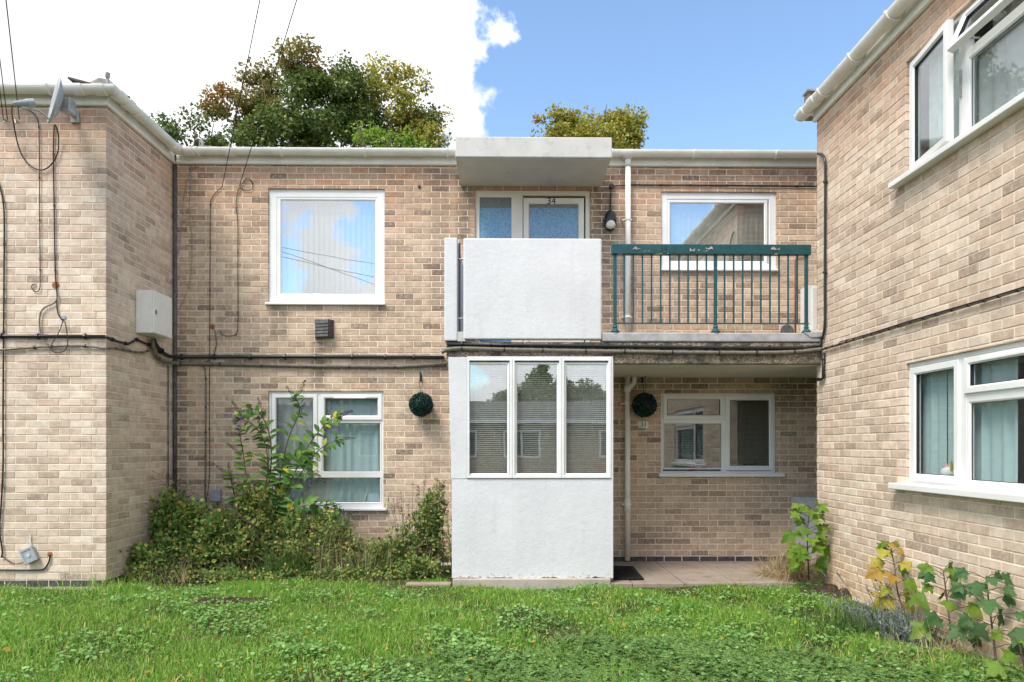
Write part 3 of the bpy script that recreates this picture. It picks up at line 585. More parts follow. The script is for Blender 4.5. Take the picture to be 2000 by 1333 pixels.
# balcony screens
tp = thing('balcony_screen', (P(1040, 660, YS).x, YS, 2.58), 'white painted solid balcony panel in front of the upper door', 'balcony panel')
a, b = P(905, 660, YS), P(1175, 660, YS)
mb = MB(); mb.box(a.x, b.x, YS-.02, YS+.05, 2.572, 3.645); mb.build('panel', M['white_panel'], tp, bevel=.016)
a2, b2_ = P(868, 660, YS), P(893.5, 660, YS)
sp_ = thing('balcony_screen', ((a2.x+b2_.x)/2, YS+.4, 2.555), 'narrow white side screen seen end on at the left of the balcony panel', 'balcony panel')
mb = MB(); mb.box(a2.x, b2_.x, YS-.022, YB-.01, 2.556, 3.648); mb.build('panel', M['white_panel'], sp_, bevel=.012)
mb = MB(); mb.box(b2_.x, a.x+.02, YS-.012, YS+.2, 2.553, 2.655); mb.build('footing', M['canopy_concrete'], sp_)
for z in (3.43, 2.80): MB().tube([(b2_.x-.01, YS+.02, z), (a.x+.02, YS+.02, z)], .011, 8).build('fixing_bar', M['metal_grey'], tp)
MB().box(b2_.x+.012, b2_.x+.03, YS+.012, YS+.04, 2.66, 3.60).build('bracket', M['black_plastic'], tp)
# railing
rt = thing('balcony_railing', (P(1390, 650, YS).x, YS, 2.65), 'teal painted iron railing with peeling board top rail', 'railing')
x0, x1 = P(1195.5, 500, YS).x, P(1584.5, 500, YS).x; yr = YS+.03
zt0, zt1 = P(1390, 498, YS).z, P(1390, 478, YS).z
mb = MB(); mb.box(x0, x1, yr-.035, yr+.035, zt0, zt1); tr_ = mb.build('top_rail', M['teal_paint'], rt, bevel=.008)
text('34', .085, 'rail_number', M['black_plastic'], tr_, (P(1296, 488, YS).x, yr-.0345, P(1296, 488, YS).z), lab='faint dark number 34 on the rail board')
for px in (1243, 1352, 1385, 1514):    # curls of lifted paint
    v = P(px, random.uniform(484, 490), YS); w = random.uniform(.05, .1); mb = MB(); pts = []
    for i in range(7):
        s = i/6; pts.append((v.x-w/2+w*s, v.z+.012*math.sin(s*7+px)+.008, v.z-.012*abs(math.sin(s*5+px))-.006))
    mb.add([(q[0], yr-.0365, q[1]) for q in pts]+[(q[0], yr-.0365-.012*(i%2), q[2]) for i, q in enumerate(pts)], [(i, i+1, 8+i, 7+i) for i in range(6)]); mb.build('paint_flake', M['roof_mortar'], tr_)
zb_ = P(1390, 632, YS).z
MB().box(x0+.02, x1-.015, yr-.008, yr+.008, zb_-.007, zb_+.007).build('bottom_rail', M['teal_iron'], rt)
px_ = [P(p_, 600, YS).x for p_ in (1202, 1399, 1577)]
for x in px_:
    mb = MB(); mb.box(x-.017, x+.017, yr-.014, yr+.014, 2.68, zt0); po = mb.build('post', M['teal_iron'], rt, bevel=.003)
    MB().lathe([(.05, 2.655), (.052, 2.665), (.022, 2.70), (.026, 2.715), (.02, 2.73)], (x, yr, 0), 12).build('post_foot', M['teal_iron'], po)
    MB().lathe([(.05, 2.645), (.04, 2.653), (.03, 2.66)], (x, yr, 0), 12).build('foot_mound', M['lead'], po)
N1 = 10
for (xa, xb, n) in ((px_[0], px_[1], 10), (px_[1], px_[2], 9)):
    for i in range(1, n+1):
        x = xa+(xb-xa)*i/(n+1); MB().box(x-.0075, x+.0075, yr-.0075, yr+.0075, zb_+.005, zt0).build('baluster', M['teal_iron'], rt)
# porch
q0, q1 = P(882.5, 1000, YP).x, P(1197.5, 1000, YP).x; qs = P(1000, 936, YP).z; qt = P(1000, 699, YP).z
pt = thing('porch', ((q0+q1)/2, 7.8, 0), 'white painted entrance porch with three tall windows under the balcony', 'porch')
mb = MB(); nb = 44; up = []; lo = []
for i in range(nb+1):
    s = i/nb; x = q0+.0+(q1-.0-q0)*s; lo.append((x, .055+.012*math.sin(s*23)*random.random()+random.uniform(-.006, .006)))
vs = [(x, YP, z) for x, z in lo]+[(x, YP, qs) for x, z in lo]+[(x, YP+.05, z) for x, z in lo]+[(x, YP+.05, qs) for x, z in lo]; n1 = nb+1
fsx = [(i, i+1, n1+i+1, n1+i) for i in range(nb)]+[(2*n1+i, 3*n1+i, 3*n1+i+1, 2*n1+i+1) for i in range(nb)]+[(i, 2*n1+i, 2*n1+i+1, i+1) for i in range(nb)]+[(n1+i, n1+i+1, 3*n1+i+1, 3*n1+i) for i in range(nb)]+[(0, n1, 3*n1, 2*n1), (nb, 2*n1+nb, 3*n1+nb, n1+nb)]
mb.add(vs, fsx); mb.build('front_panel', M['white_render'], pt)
a, b = P(912, 800, YP), P(1193, 800, YP); zA, zB = P(1000, 934.5, YP).z, P(1000, 701, YP).z
# left filler board leans out a little at the top
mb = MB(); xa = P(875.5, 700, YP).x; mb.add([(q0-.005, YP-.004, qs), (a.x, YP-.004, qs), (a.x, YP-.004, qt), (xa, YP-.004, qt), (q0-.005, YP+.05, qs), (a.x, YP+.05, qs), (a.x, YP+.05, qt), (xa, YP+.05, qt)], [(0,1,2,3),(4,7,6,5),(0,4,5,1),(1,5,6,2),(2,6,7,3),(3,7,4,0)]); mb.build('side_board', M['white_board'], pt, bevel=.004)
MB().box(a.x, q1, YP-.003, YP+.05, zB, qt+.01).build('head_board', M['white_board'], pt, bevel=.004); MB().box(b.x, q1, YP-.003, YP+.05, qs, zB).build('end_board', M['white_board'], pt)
fw = (b.x-a.x)/3; edges = [a.x, P(1000.5, 800, YP).x, P(1097, 800, YP).x, b.x]
mb = MB()
for i in range(3): mb.ring(PORCH, edges[i]+.0015, edges[i+1]-.0015, zA, zB, [(0, -.05), (0, .012), (.022, .012), (.026, .008), (.026, -.05)])
wf = mb.build('window_frame', M['upvc'], pt)
for (p0, p1) in ((918, 990), (1010.5, 1087), (1107, 1184)):
    sash(Plane((0, YP-.026, 0), (1,0,0), (0,-1,0)), wf, (P(p0, 8, YP).x-.026, P(p1, 8, YP).x+.026, P(1000, 925, YP).z-.026, P(1000, 713.5, YP).z+.026), .026, 'glass_porch', M['upvc'], False)
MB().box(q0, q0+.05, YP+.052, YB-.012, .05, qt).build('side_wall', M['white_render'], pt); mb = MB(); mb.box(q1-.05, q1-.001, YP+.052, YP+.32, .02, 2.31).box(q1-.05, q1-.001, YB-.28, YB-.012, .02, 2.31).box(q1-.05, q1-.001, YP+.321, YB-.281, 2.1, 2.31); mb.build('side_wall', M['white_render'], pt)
mb = MB(); mb.box(q1-.045, q1-.006, YP+.322, YB-.282, .03, 2.098); d_ = mb.build('door', M['upvc'], pt); MB().box(q1-.006, q1+.03, YP+.42, YP+.44, 1.0, 1.02).build('handle', M['metal_grey'], d_)
MB().box(q0+.055, q1-.055, YP+.055, YB-.02, 2.28, 2.30).build('ceiling', M['room'], pt)
mb = MB(); mb.box(q0+.01, q1-.03, YP-.035, YP+.3, -.12, .052); mb.build('plinth', M['plinth'], pt, bevel=.012)
# things inside the porch
rc = tag(curtain('door_curtain', 'red cloth hanging behind the right porch window', 'curtain', Plane((0, YP+.16, 0), (1,0,0), (0,-1,0)), P(1159, 800, YP+.16).x, P(1190, 800, YP+.16).x, 1.0, 1.95, 0, .02, 3, M['red_paint']))
def venetian(name, label, pl, u0, u1, z0, z1, d, pitch, mat, tilt=.5, sw=.025, group=None):
    t = thing(name, pl.at((u0+u1)/2, z0, d), label, 'blind', group)
    MB().pbox(pl, u0, u1, z1, z1+.03, d-.015, d+.015).build('head_rail', mat, t); mb = MB(); z = z0+.02
    while z < z1-.005:
        c, s = math.cos(tilt)*sw/2, math.sin(tilt)*sw/2
        mb.add([pl.at(u0, z-s, d-c), pl.at(u1, z-s, d-c), pl.at(u1, z+.003, d), pl.at(u0, z+.003, d), pl.at(u1, z+s, d+c), pl.at(u0, z+s, d+c)], [(0,1,2,3),(3,2,4,5)]); z += pitch
    mb.build('slats', mat, t, kind='stuff', fix=False)
    MB().pbox(pl, u0, u1, z0, z0+.014, d-.011, d+.011).build('bottom_rail', mat, t)
    for f in (.18, .82): MB().tube([pl.at(u0+(u1-u0)*f, z0, d+.014), pl.at(u0+(u1-u0)*f, z1, d+.014)], .0016, 5).build('cord', mat, t)
for i, (p0, p1, nm) in enumerate(((916, 992, 'left'), (1008, 1089, 'middle'), (1105, 1186, 'right'))):
    venetian('venetian_blind', 'cream slatted blind behind the %s porch window' % nm, PORCH, P(p0, 8, YP).x, P(p1, 8, YP).x, 1.13, 2.27, -.085, .021, M['blind_cream'], -.6, .022, 'porch blinds')
venetian('venetian_blind', 'slatted blind inside the left half of the ground floor window beside number 31', BACK, bu(1296), bu(1414), bz(921), bz(776), -.135, .022, M['blind_dark'], -.3, .024, 'ground floor blinds')
venetian('venetian_blind', 'slatted blind inside the right casement of the ground floor window beside number 31', BACK, bu(1422), bu(1508), bz(921), bz(776), -.135, .022, M['blind_dark'], -.5, .02, 'ground floor blinds')
def vertical_blind(label, x0, x1, z0, z1, mat, n):
    t = thing('vertical_blind', BACK.at((x0+x1)/2, z0, -.15), label, 'blind'); w = (x1-x0)/n
    MB().pbox(BACK, x0, x1, z1, z1+.03, -.17, -.13).build('head_rail', mat, t)
    for i in range(n):
        u = x0+w*(i+.5); a = math.radians(random.uniform(14, 26)); c, s = math.cos(a)*w*.56, math.sin(a)*w*.56; z_ = z0+random.uniform(0, .01)
        MB().add([BACK.at(u-c, z_, -.125-s), BACK.at(u+c, z_, -.125+s), BACK.at(u+c, z1, -.125+s), BACK.at(u-c, z1, -.125-s)], [(0,1,2,3)]).build('slat', mat, t, fix=False)
vertical_blind('white vertical slat blind inside the large upper window', W1[0]+.06, W1[1]-.06, W1[2]+.08, W1[3]-.06, M['blind_white'], 20)
vertical_blind('cream vertical slat blind inside the upper window above the railing', W3[0]+.06, W3[1]-.06, W3[2]+.06, W3[3]-.05, M['blind_cream'], 20)
curtain('net_curtain', 'pale net curtain filling the lower left window', 'curtain', BACK, W2[0]+.05, bu(640), W2[2]+.05, W2[3]-.04, -.12, .015, 7, M['curtain_net'])
curtain('curtain', 'pale teal curtain bunched at the right of the lower left window', 'curtain', BACK, bu(634), W2[1]-.03, W2[2]+.05, W2[3]-.04, -.13, .022, 6, M['curtain_teal'], .04)
for i, (px, w, h, m, lab, cat) in enumerate(((545, .05, .12, 'red_pot', 'brown pot in the corner of the lower left window', 'pot'), (556, .09, .10, 'bag_blue', 'blue bag on the sill of the lower left window', 'bag'), (575, .11, .2, 'bowl_blue', 'pale blue tub leaning in the lower left window', 'tub'), (705, .02, .22, 'paper', 'cream folder leaning in the lower left window', 'folder'), (722, .16, .16, 'bowl_blue', 'pale blue box at the right of the lower left sill', 'box'))):
    x = bu(px); mb = MB(); z = W2[2]+.045
    if cat in ('pot', 'tub', 'bag'): mb.lathe([(w*.35, z), (w*.5, z+h*.5), (w*.6, z+h*.96), (w*.62, z+h)], (x, YB+.115, 0), 12)
    else: mb.add([(x-w/2, YB+.1, z), (x+w/2, YB+.1, z), (x+w/2+.06, YB+.12, z+h), (x-w/2+.06, YB+.12, z+h), (x-w/2, YB+.13, z), (x+w/2, YB+.13, z), (x+w/2+.06, YB+.14, z+h), (x-w/2+.06, YB+.14, z+h)], [(0,1,2,3),(4,7,6,5),(0,4,5,1),(1,5,6,2),(2,6,7,3),(3,7,4,0)])
    tag(mb.build(cat, M[m], None), lab, cat)
for i, (px, lab) in enumerate(((1358, 'small red plant pot left of the number 31 window mullion'), (1468, 'small red plant pot behind the right casement by number 31'))):
    x = bu(px); z = W4[2]+.035; t = thing('plant_pot', (x, YB+.115, z), lab, 'plant pot', 'pots on the number 31 sill'); MB().lathe([(.05, z), (.07, z+.05), (.075, z+.055)], (x, YB+.115, 0), 12).build('pot', M['red_pot'], t)
    mb = MB()
    for j in range(14): a = random.random()*6.3; e = random.uniform(.05, .12); p = Vector((x+.03*math.cos(a), YB+.115, z+.05)); q = p+Vector((math.cos(a)*e, math.sin(a)*.02, e*.6)); s = Vector((0, 0, .012)); mb.add([p-s, q, p+s], [(0,1,2)])
    mb.build('leaves', M['pot_plant'], t, fix=False)
# curtains of the right wing
curtain('curtain', 'teal curtain in the narrow casement of the lower right window', 'curtain', RIGHT, 5.07, 5.36, 1.15, 2.1, -.12, .02, 3, M['curtain_teal'])
curtain('curtain', 'teal curtain edge behind the unicorn in the lower right window', 'curtain', RIGHT, 5.372, 5.68, 1.15, 2.1, -.125, .018, 3, M['curtain_teal'])
curtain('curtain', 'gathered teal curtains across the wide pane of the lower right window', 'curtain', RIGHT, 4.62, 5.06, 1.15, 2.1, -.13, .025, 4, M['curtain_teal'], .0)
curtain('curtain', 'hanging teal curtain at the near side of the lower right window', 'curtain', RIGHT, 3.76, 4.60, 1.15, 2.1, -.13, .03, 7, M['curtain_teal'], .05)
curtain('net_curtain', 'white net curtain behind the wide upper right window', 'curtain', RIGHT, 3.76, 5.03, 3.72, 4.36, -.10, .016, 9, M['curtain_net'])
curtain('curtain', 'grey green curtain behind the open upper casement', 'curtain', RIGHT, 5.06, 5.6, 3.72, 4.62, -.13, .03, 5, M['curtain_grey'])
curtain('curtain', 'brown grey curtain showing under the open top light', 'curtain', RIGHT, 3.76, 4.95, 4.37, 4.63, -.17, .025, 9, M['curtain_brown'])
c = RIGHT.at(5.33, 1.19, -.11); ut = thing('toy_unicorn', c, 'small white toy unicorn head with gold horn on the window sill', 'toy')
mb = MB(); mb.lathe([(.01, 0), (.05, .012), (.062, .04), (.05, .07), (.02, .088)], c, 12); mb.build('head', M['unicorn_white'], ut, smooth=True)
MB().lathe([(.013, 0), (.009, .05), (.001, .095)], c+Vector((-.01, -.045, .06)), 8).build('horn', M['unicorn_gold'], ut)
for s in (0, 1): MB().lathe([(.014, 0), (.012, .025), (.001, .05)], c+Vector((0, .025+.03*s, .07)), 8).build('ear', M['pink'], ut)
MB().lathe([(.02, 0), (.03, .02), (.02, .05)], c+Vector((.0, .055, .03)), 10).build('mane', M['unicorn_mint'], ut)

# ------------------------------------------------------------------ pipes
def downpipe(x, z0, z1, clips, name='downpipe', r=.034, y=YB-.075):
    mb = MB(); mb.tube([(x, y, z1), (x, y, z0)], r, 14); d = mb.build(name, M['upvc_cream'] if False else M['gutter'], BB, smooth=True)
    for z in clips:
        mb = MB(); mb.tube([(x, y, z-.012), (x, y, z+.012)], r+.006, 14).box(x-.062, x+.05, y-.004, y+.012, z-.008, z+.008).tube([(x-.062, y, z), (x-.062, YB, z)], .010, 8); mb.build('pipe_clip', M['gutter'], d)
    return d
xd = P(1226.5, 500, YB-.075).x
d1 = downpipe(xd, 2.56, 5.03, [P(1226, 434, YB).z, P(1226, 622, YB).z])
MB().tube([(xd, YB-.075, 4.93), (xd, YB-.075, 5.035)], .042, 14).build('pipe_socket', M['gutter'], d1, smooth=True)
xd2 = P(1225.5, 900, YB-.075).x; d2 = downpipe(xd2, .02, 2.315, [P(1226, 790, YB).z, P(1226, 985, YB).z])
MB().tube([(xd2, YB-.075, .62), (xd2, YB-.075, .78)], .039, 14).build('pipe_socket', M['gutter'], d2, smooth=True); MB().tube([(xd2, YB-.075, 2.12), (xd2, YB-.075, 2.2)], .04, 14).build('pipe_socket', M['gutter'], d2, smooth=True)
MB().tube([(xd2+.01, YB-.075, 2.15), (xd2+.045, YB-.075, 2.19), (xd2+.075, YB-.075, 2.225), (xd2+.085, YB-.075, 2.27), (xd2+.085, YB-.075, 2.314)], .032, 12).build('branch_pipe', M['gutter'], d2, smooth=True)
for px, y0, y1 in ((343.5, 327, 1010),):   # black rising pipe in the left inner corner
    x = XL+.028; tag(MB().tube([(x, YB-.03, .1), (x, YB-.03, 4.95)], .022, 10).build('corner_pipe', M['vent_grey'], None, smooth=True), 'thin dark pipe rising in the inner corner of the left wing', 'pipe')
# ------------------------------------------------------------------ cables on the walls
def cable(name, label, pts, r, mat, clips=None, cat='cable', clipr=None, group=None, n=7):
    t = thing(name, pts[0], label, cat, group); MB().tube(pts, r, n).build('run', mat, t, smooth=True)
    if clips:
        mb = MB(); P_ = [Vector(p) for p in pts]; ds = [0]
        for p, q in zip(P_[:-1], P_[1:]): ds.append(ds[-1]+(q-p).length)
        s = clips*.5
        while s < ds[-1]:
            k_ = max(i for i in range(len(ds)-1) if ds[i] <= s); p, q = P_[k_], P_[k_+1]; tt = (q-p).normalized(); c = p+tt*(s-ds[k_]); mb.tube([c-tt*.009, c+tt*.009], clipr or r*1.7, 8); s += clips*random.uniform(.85, 1.15)
        mb.build('clips', M['conduit_black'], t, kind='stuff')
    return t
def onB(lst, d=.02): return [P(x, y, YB-d)+Vector((0,0,0)) for x, y in lst]
def onL(lst, d=.02): return [P(x, y, YL-d) for x, y in lst]
def onS(lst, d=.02): return [P(x, y, YS-d) for x, y in lst]
def onR(lst, d=.02): return [PX(x, y, XR-d) for x, y in lst]
def onT(lst, d=.02): return [PX(x, y, XL+d) for x, y in lst]
def smooth(p, k=3):
    p = [Vector(q) for q in p]
    for _ in range(k):
        r = [p[0]]
        for a, b in zip(p[:-1], p[1:]): r += [a.lerp(b, .25), a.lerp(b, .75)]
        p = r+[p[-1]]
    return p
CB, CG, WI = M['conduit_black'], M['cable_grey'], M['wire']
cable('conduit', 'black conduit clipped along the left wing wall', onL([(-200, 657), (0, 657.5), (205, 658)]), .018, CB, .42)
cable('conduit', 'black conduit dipping along the left return wall to the cabinet', onT([(207, 659), (228, 667), (250, 673), (268, 664), (285, 672), (300, 676)]), .013, CB, .25)
cable('cable_bundle', 'grey cable bundle sagging across the left wing wall', smooth(onL([(-200, 692), (0, 685), (60, 680), (120, 676), (170, 676), (204, 682)])), .011, CG, .6)
cable('cable_bundle', 'tangled grey cables on the left return wall below the cabinet', smooth(onT([(206, 682), (225, 681), (245, 684), (270, 690), (288, 688), (297, 680)])), .010, CG, .12, clipr=.013)
cable('conduit', 'black conduit clipped along the middle facade between the storeys', smooth(onT([(301, 664), (306, 676), (318, 690), (331, 697)], .035), 1)+onB([(352, 698), (600, 697.5), (868, 699)], .026), .022, CB, .40)
cable('conduit', 'grey conduit under the black one on the middle facade', smooth(onT([(297, 664), (300, 684), (310, 702), (328, 709)], .045), 1)+onB([(352, 711), (420, 712), (600, 716), (780, 717), (872, 712)], .026), .024, CG, .5, clipr=.027)
cable('conduit', 'black conduit along the walkway slab edge', onS([(874, 673), (1000, 675), (1200, 677), (1400, 680), (1575, 680.5), (1600, 676), (1607, 660)]), .017, CB, .30)
cable('conduit', 'grey conduit along the walkway slab edge', smooth(onS([(862, 690), (872, 683), (900, 681), (960, 683), (1100, 686), (1250, 688), (1400, 690), (1540, 690), (1604, 683)], .024), 2), .022, CG, .45, clipr=.025)
cable('cable_bundle', 'dark cable bundle rising along the right wing wall', onR([(1606, 683), (1700, 655), (1776, 631), (1850, 609), (1930, 586), (2080, 539)]), .010, CG, .16, clipr=.014)
cable('cable_bundle', 'thin black cable beside the bundle on the right wing wall', onR([(1640, 669), (1700, 652), (1776, 628), (1850, 606), (1930, 583), (2080, 536)], .03), .005, M['cable_black'])
cable('drain_cable', 'thick black cable down the near corner of the right wing', smooth(onR([(1597, 301), (1606, 303), (1611, 312), (1612, 330), (1611, 480), (1611, 600), (1611, 640), (1606, 664)], .025), 2), .014, CB, .9)
cable('drain_cable', 'short black pipe with elbow below the walkway at the right wing', onR([(1608, 690), (1608, 738), (1604, 742), (1597, 742)], .025), .016, CB, .14, clipr=.02)
cable('wall_wire', 'thin wire dropping down the facade from the first overhead line', smooth(onB([(434, 366), (424, 374), (413, 388), (410.5, 400), (410.5, 500), (409.5, 700), (409, 820), (410, 940), (402, 985)], .012), 2), .0042, WI, .55, clipr=.009)
lp = [(467+8*0, 369)]
loop = [(467, 370), (474, 358), (484, 347), (494, 357), (494, 368), (487, 374), (476, 372), (468, 366), (463, 380), (460.5, 405), (465, 432), (464.5, 500), (465, 640), (463, 656), (445, 657), (432, 655), (430, 647)]
cable('wall_wire', 'looped wire hanging down the facade beside the large upper window', smooth(onB(loop, .014), 2), .0042, WI, .5, clipr=.008)
cable('wall_wire', 'grey wire running down the facade to the small grey box', smooth(onB([(396, 716), (402, 722), (402, 800), (401, 980)], .014), 1), .009, CG, .35, clipr=.012)
cable('wall_wire', 'thin cable low down the left return wall', onT([(329, 715), (329, 1010)], .014), .007, CG, .4, clipr=.009)
cable('wall_wire', 'grey cable curling out of a rusty hole below the large window', smooth(onB([(417, 641), (421, 652), (423, 668), (421, 685), (412, 703), (396, 710)], .016), 2), .007, CG)
cable('wall_wire', 'long black cable down the left edge of the left wing', smooth(onL([(-6, 350), (2, 372), (7, 395), (9, 430), (8, 560), (7, 700), (6, 830), (7, 900), (3, 985), (-2, 1040), (6, 1078), (3, 1090)], .016), 2), .008, M['cable_black'], .5, clipr=.011)
cable('wall_wire', 'thin wire ending in a hook beside the dish cables', smooth(onL([(50, 212), (66, 222), (74, 234), (77, 250), (77.5, 400), (79, 550), (78, 569), (68, 571), (61, 563), (64, 556), (69, 556)], .014), 2), .0045, WI, .5, clipr=.008)
cable('wall_wire', 'black cable running down from the satellite dish', smooth(onL([(106, 246), (104, 300), (106, 400), (108, 545), (112, 575), (111, 590), (112, 610), (120, 626), (124, 625)], .014), 2), .0065, M['cable_black'], .6, clipr=.009)
cable('wall_wire', 'grey cable curving from the dish cable down to the conduit', smooth(onL([(112, 575), (112, 586), (104, 595), (88, 600), (78, 612), (77, 640), (82, 660), (92, 674), (110, 677)], .018), 2), .007, CG)
cable('wall_wire', 'thin cable teardrop loop hanging over the black conduit', smooth(onL([(124, 626), (114, 655), (100, 672), (102, 688), (115, 691), (131, 684), (133, 662), (127, 628)], .034), 2), .0045, WI)
cable('wall_wire', 'big slack cable loop hanging from the satellite dish', smooth([P(28, 200, YL-.55), P(22, 215, YL-.4), P(27, 245, YL-.1), P(36, 290, YL-.03), P(50, 318, YL-.02), P(75, 335, YL-.02), P(95, 330, YL-.02), P(113, 305, YL-.02), P(116, 275, YL-.03), P(112, 252, YL-.08), P(107, 244, YL-.1)], 3), .0065, M['cable_black'])
cable('wall_wire', 'black cable from a rusty hole low on the left wing', smooth(onL([(97, 1085), (98, 1094), (90, 1110), (80, 1115), (0, 1114), (-100, 1114)], .014), 2), .008, M['cable_black'])
cable('wall_wire', 'thin wire from the left cable to the low grey junction box', smooth(onL([(3, 1086), (16, 1096), (30, 1104), (50, 1098)], .014), 2), .004, M['cable_black'])
for (px, py, pl_, w, lab) in ((109, 558, YL, .07, 'rusty stained hole under the dish cable'), (415, 639, YB, .055, 'rusty patch where a grey cable leaves the facade'), (98, 1083, YL, .05, 'rusty hole low on the left wing'), (125, 621, YL, .05, 'round sealed cable entry on the left wing')):
    v = P(px, py, pl_); mb = MB(); mb.lathe([(w*.55, -.004), (w*.5, .006), (w*.3, .008)], (v.x, pl_, v.z), 11, 'Y'); tag(mb.build('cable_entry', M['rust'] if 'rust' in lab else M['box_grey'], None), lab, 'cable entry')
# lamp, conduit over the upper right window
cable('conduit', 'thin black conduit above the upper right window', onB([(1194, 365), (1230, 362), (1400, 363), (1600, 365)], .016), .009, CB, .43, clipr=.015)
lt = thing('wall_lamp', P(1191, 455, YB), 'black oval wall lamp with white diffuser beside the upper door', 'lamp')
v = P(1191, 434, YB-.05); 
def oval(mb, c, rx, rz, d0, d1, z0=-1, z1=1, n=24):
    b = len(mb.v); R_ = []
    for (s, d) in ((1., d0), (1., d0+(d1-d0)*.45), (.86, d0+(d1-d0)*.85), (.5, d1), (.05, d1+.002)):
        for k_ in range(n): a = 2*math.pi*k_/n; mb.v.append((c[0]+rx*s*math.cos(a), c[1]-d, c[2]+max(z0*rz, min(z1*rz, rz*s*math.sin(a)*(1.0 if math.sin(a) > 0 else .92)))))
    for i in range(4):
        for k_ in range(n): mb.f.append((b+i*n+k_, b+i*n+(k_+1)%n, b+(i+1)*n+(k_+1)%n, b+(i+1)*n+k_))
    mb.f.append(tuple(b+k_ for k_ in range(n)))
v = P(1191, 434, YB)
mb = MB(); oval(mb, v, .078, .132, 0, .1); mb.build('housing', M['black_plastic'], lt, smooth=True)
mb = MB(); oval(mb, (v.x, v.y, v.z-.062), .06, .055, .05, .112); mb.build('diffuser', M['lamp_diffuser'], lt, smooth=True)
mb = MB(); mb.tube(onB([(1192, 415), (1192.5, 400), (1193, 372)], .014), .008, 8); mb.build('feed', CB, lt); j = P(1194, 366, YB); MB().lathe([(.032, 0), (.032, .035), (.026, .04)], j, 14, 'Y').build('junction', CB, lt)
# cabinets and boxes
ct = thing('utility_cabinet', (XL+.1, 7.9, 2.71), 'cream metal cabinet mounted on the left return wall', 'cabinet')
mb = MB(); mb.box(XL+.003, XL+.183, 7.684, 8.115, 2.712, 3.19); mb.build('body', M['cabinet_cream'], ct, bevel=.005)
mb = MB(); mb.box(XL+.185, XL+.20, 7.688, 8.111, 2.716, 3.186); dr_ = mb.build('door', M['cabinet_cream'], ct, bevel=.004); MB().box(XL+.20, XL+.206, 7.725, 7.745, 2.93, 2.975).build('lock', M['black_plastic'], dr_)
mt = thing('meter_cabinet', (P(1580, 1000, 8.4).x, 8.4, 0), 'grey meter cabinet standing in the corner behind the sapling', 'cabinet')
xm = P(1545, 1000, YB).x; zm = P(1560, 970, YB).z
mb = MB(); mb.box(xm, xm+.62, 8.385, YB-.01, .0, zm); mb.build('body', M['cabinet_grey'], mt, bevel=.006); mb = MB(); mb.box(xm+.05, xm+.58, 8.372, 8.384, .05, zm-.045); mb.build('door', M['cabinet_grey'], mt, bevel=.003)
ut2 = thing('walkway_cupboard', (P(1585, 640, 8.3).x, 8.3, 2.55), 'cream cupboard on the walkway behind the railing end', 'cupboard')
xm = P(1562, 600, YB).x; zm = P(1570, 561, 8.4).z; mb = MB(); mb.box(xm, xm+.5, 8.33, YB-.01, 2.552, zm); mb.build('body', M['cabinet_cream'], ut2, bevel=.005); MB().box(xm+.045, xm+.46, 8.315, 8.329, 2.58, zm-.03).build('door', M['cabinet_cream'], ut2, bevel=.003)
cable('copper_pipe', 'thin brown pipe on the facade beside the walkway cupboard', onB([(1573, 499), (1556, 501), (1553, 510), (1553, 655)], .02), .009, M['rust'], None, 'pipe')
v = P(1537, 648, YB); tag(MB().lathe([(.085, -.002), (.085, .006), (.07, .008)], (v.x, YB, v.z), 18, 'Y').build('sealed_vent', M['vent_grey'], None), 'round dark vent stub on the facade behind the railing', 'vent')
for (px, py, w, h, pl_, lab) in ((424, 968, .12, .155, YB, 'small grey box on the facade above the shrub'),):
    v = P(px, py, pl_); t = thing('junction_box', (v.x, pl_, v.z-h/2), lab, 'junction box'); mb = MB(); mb.box(v.x-w/2, v.x+w/2, pl_-.06, pl_-.002, v.z-h/2, v.z+h/2); mb.build('body', M['box_grey'], t, bevel=.008); mb = MB(); mb.box(v.x-w/2-.004, v.x+w/2+.004, pl_-.066, pl_-.0605, v.z+h/2-.03, v.z+h/2+.003); mb.build('lid', M['box_grey'], t); MB().tube([(v.x+.02, pl_-.03, v.z-h/2), (v.x+.02, pl_-.03, v.z-h/2-.06), (v.x-.03, pl_-.02, v.z-h/2-.13)], .006, 6).build('tail', M['cable_black'], t)
v = P(62, 1084, YL); t = thing('junction_box', v, 'tilted grey junction box hanging low on the left wing', 'junction box')
ca, sa = math.cos(.42), math.sin(.42); PJ = Plane(v, (ca, 0, sa), (0, -1, 0), (-sa, 0, ca)); mb = MB(); mb.pbox(PJ, -.065, .065, -.07, .07, .002, .05); bo = mb.build('body', M['box_grey'], t, bevel=.008); mb = MB(); mb.ring(PJ, -.07, .07, -.075, .075, [(0, .035), (0, .055), (.02, .056), (.02, .05)]); mb.build('lid', M['box_grey'], t)
mb = MB(); q = PJ.at(0, 0, .052); mb.lathe([(.022, 0), (.022, .004), (.018, .004)], q, 12, 'Y'); mb.build('knockout', M['cabinet_grey'], t)
MB().tube([P(60, 1066, YL-.012), P(59, 1045, YL-.012)], .006, 6).build('tie', M['sign_white'], t)
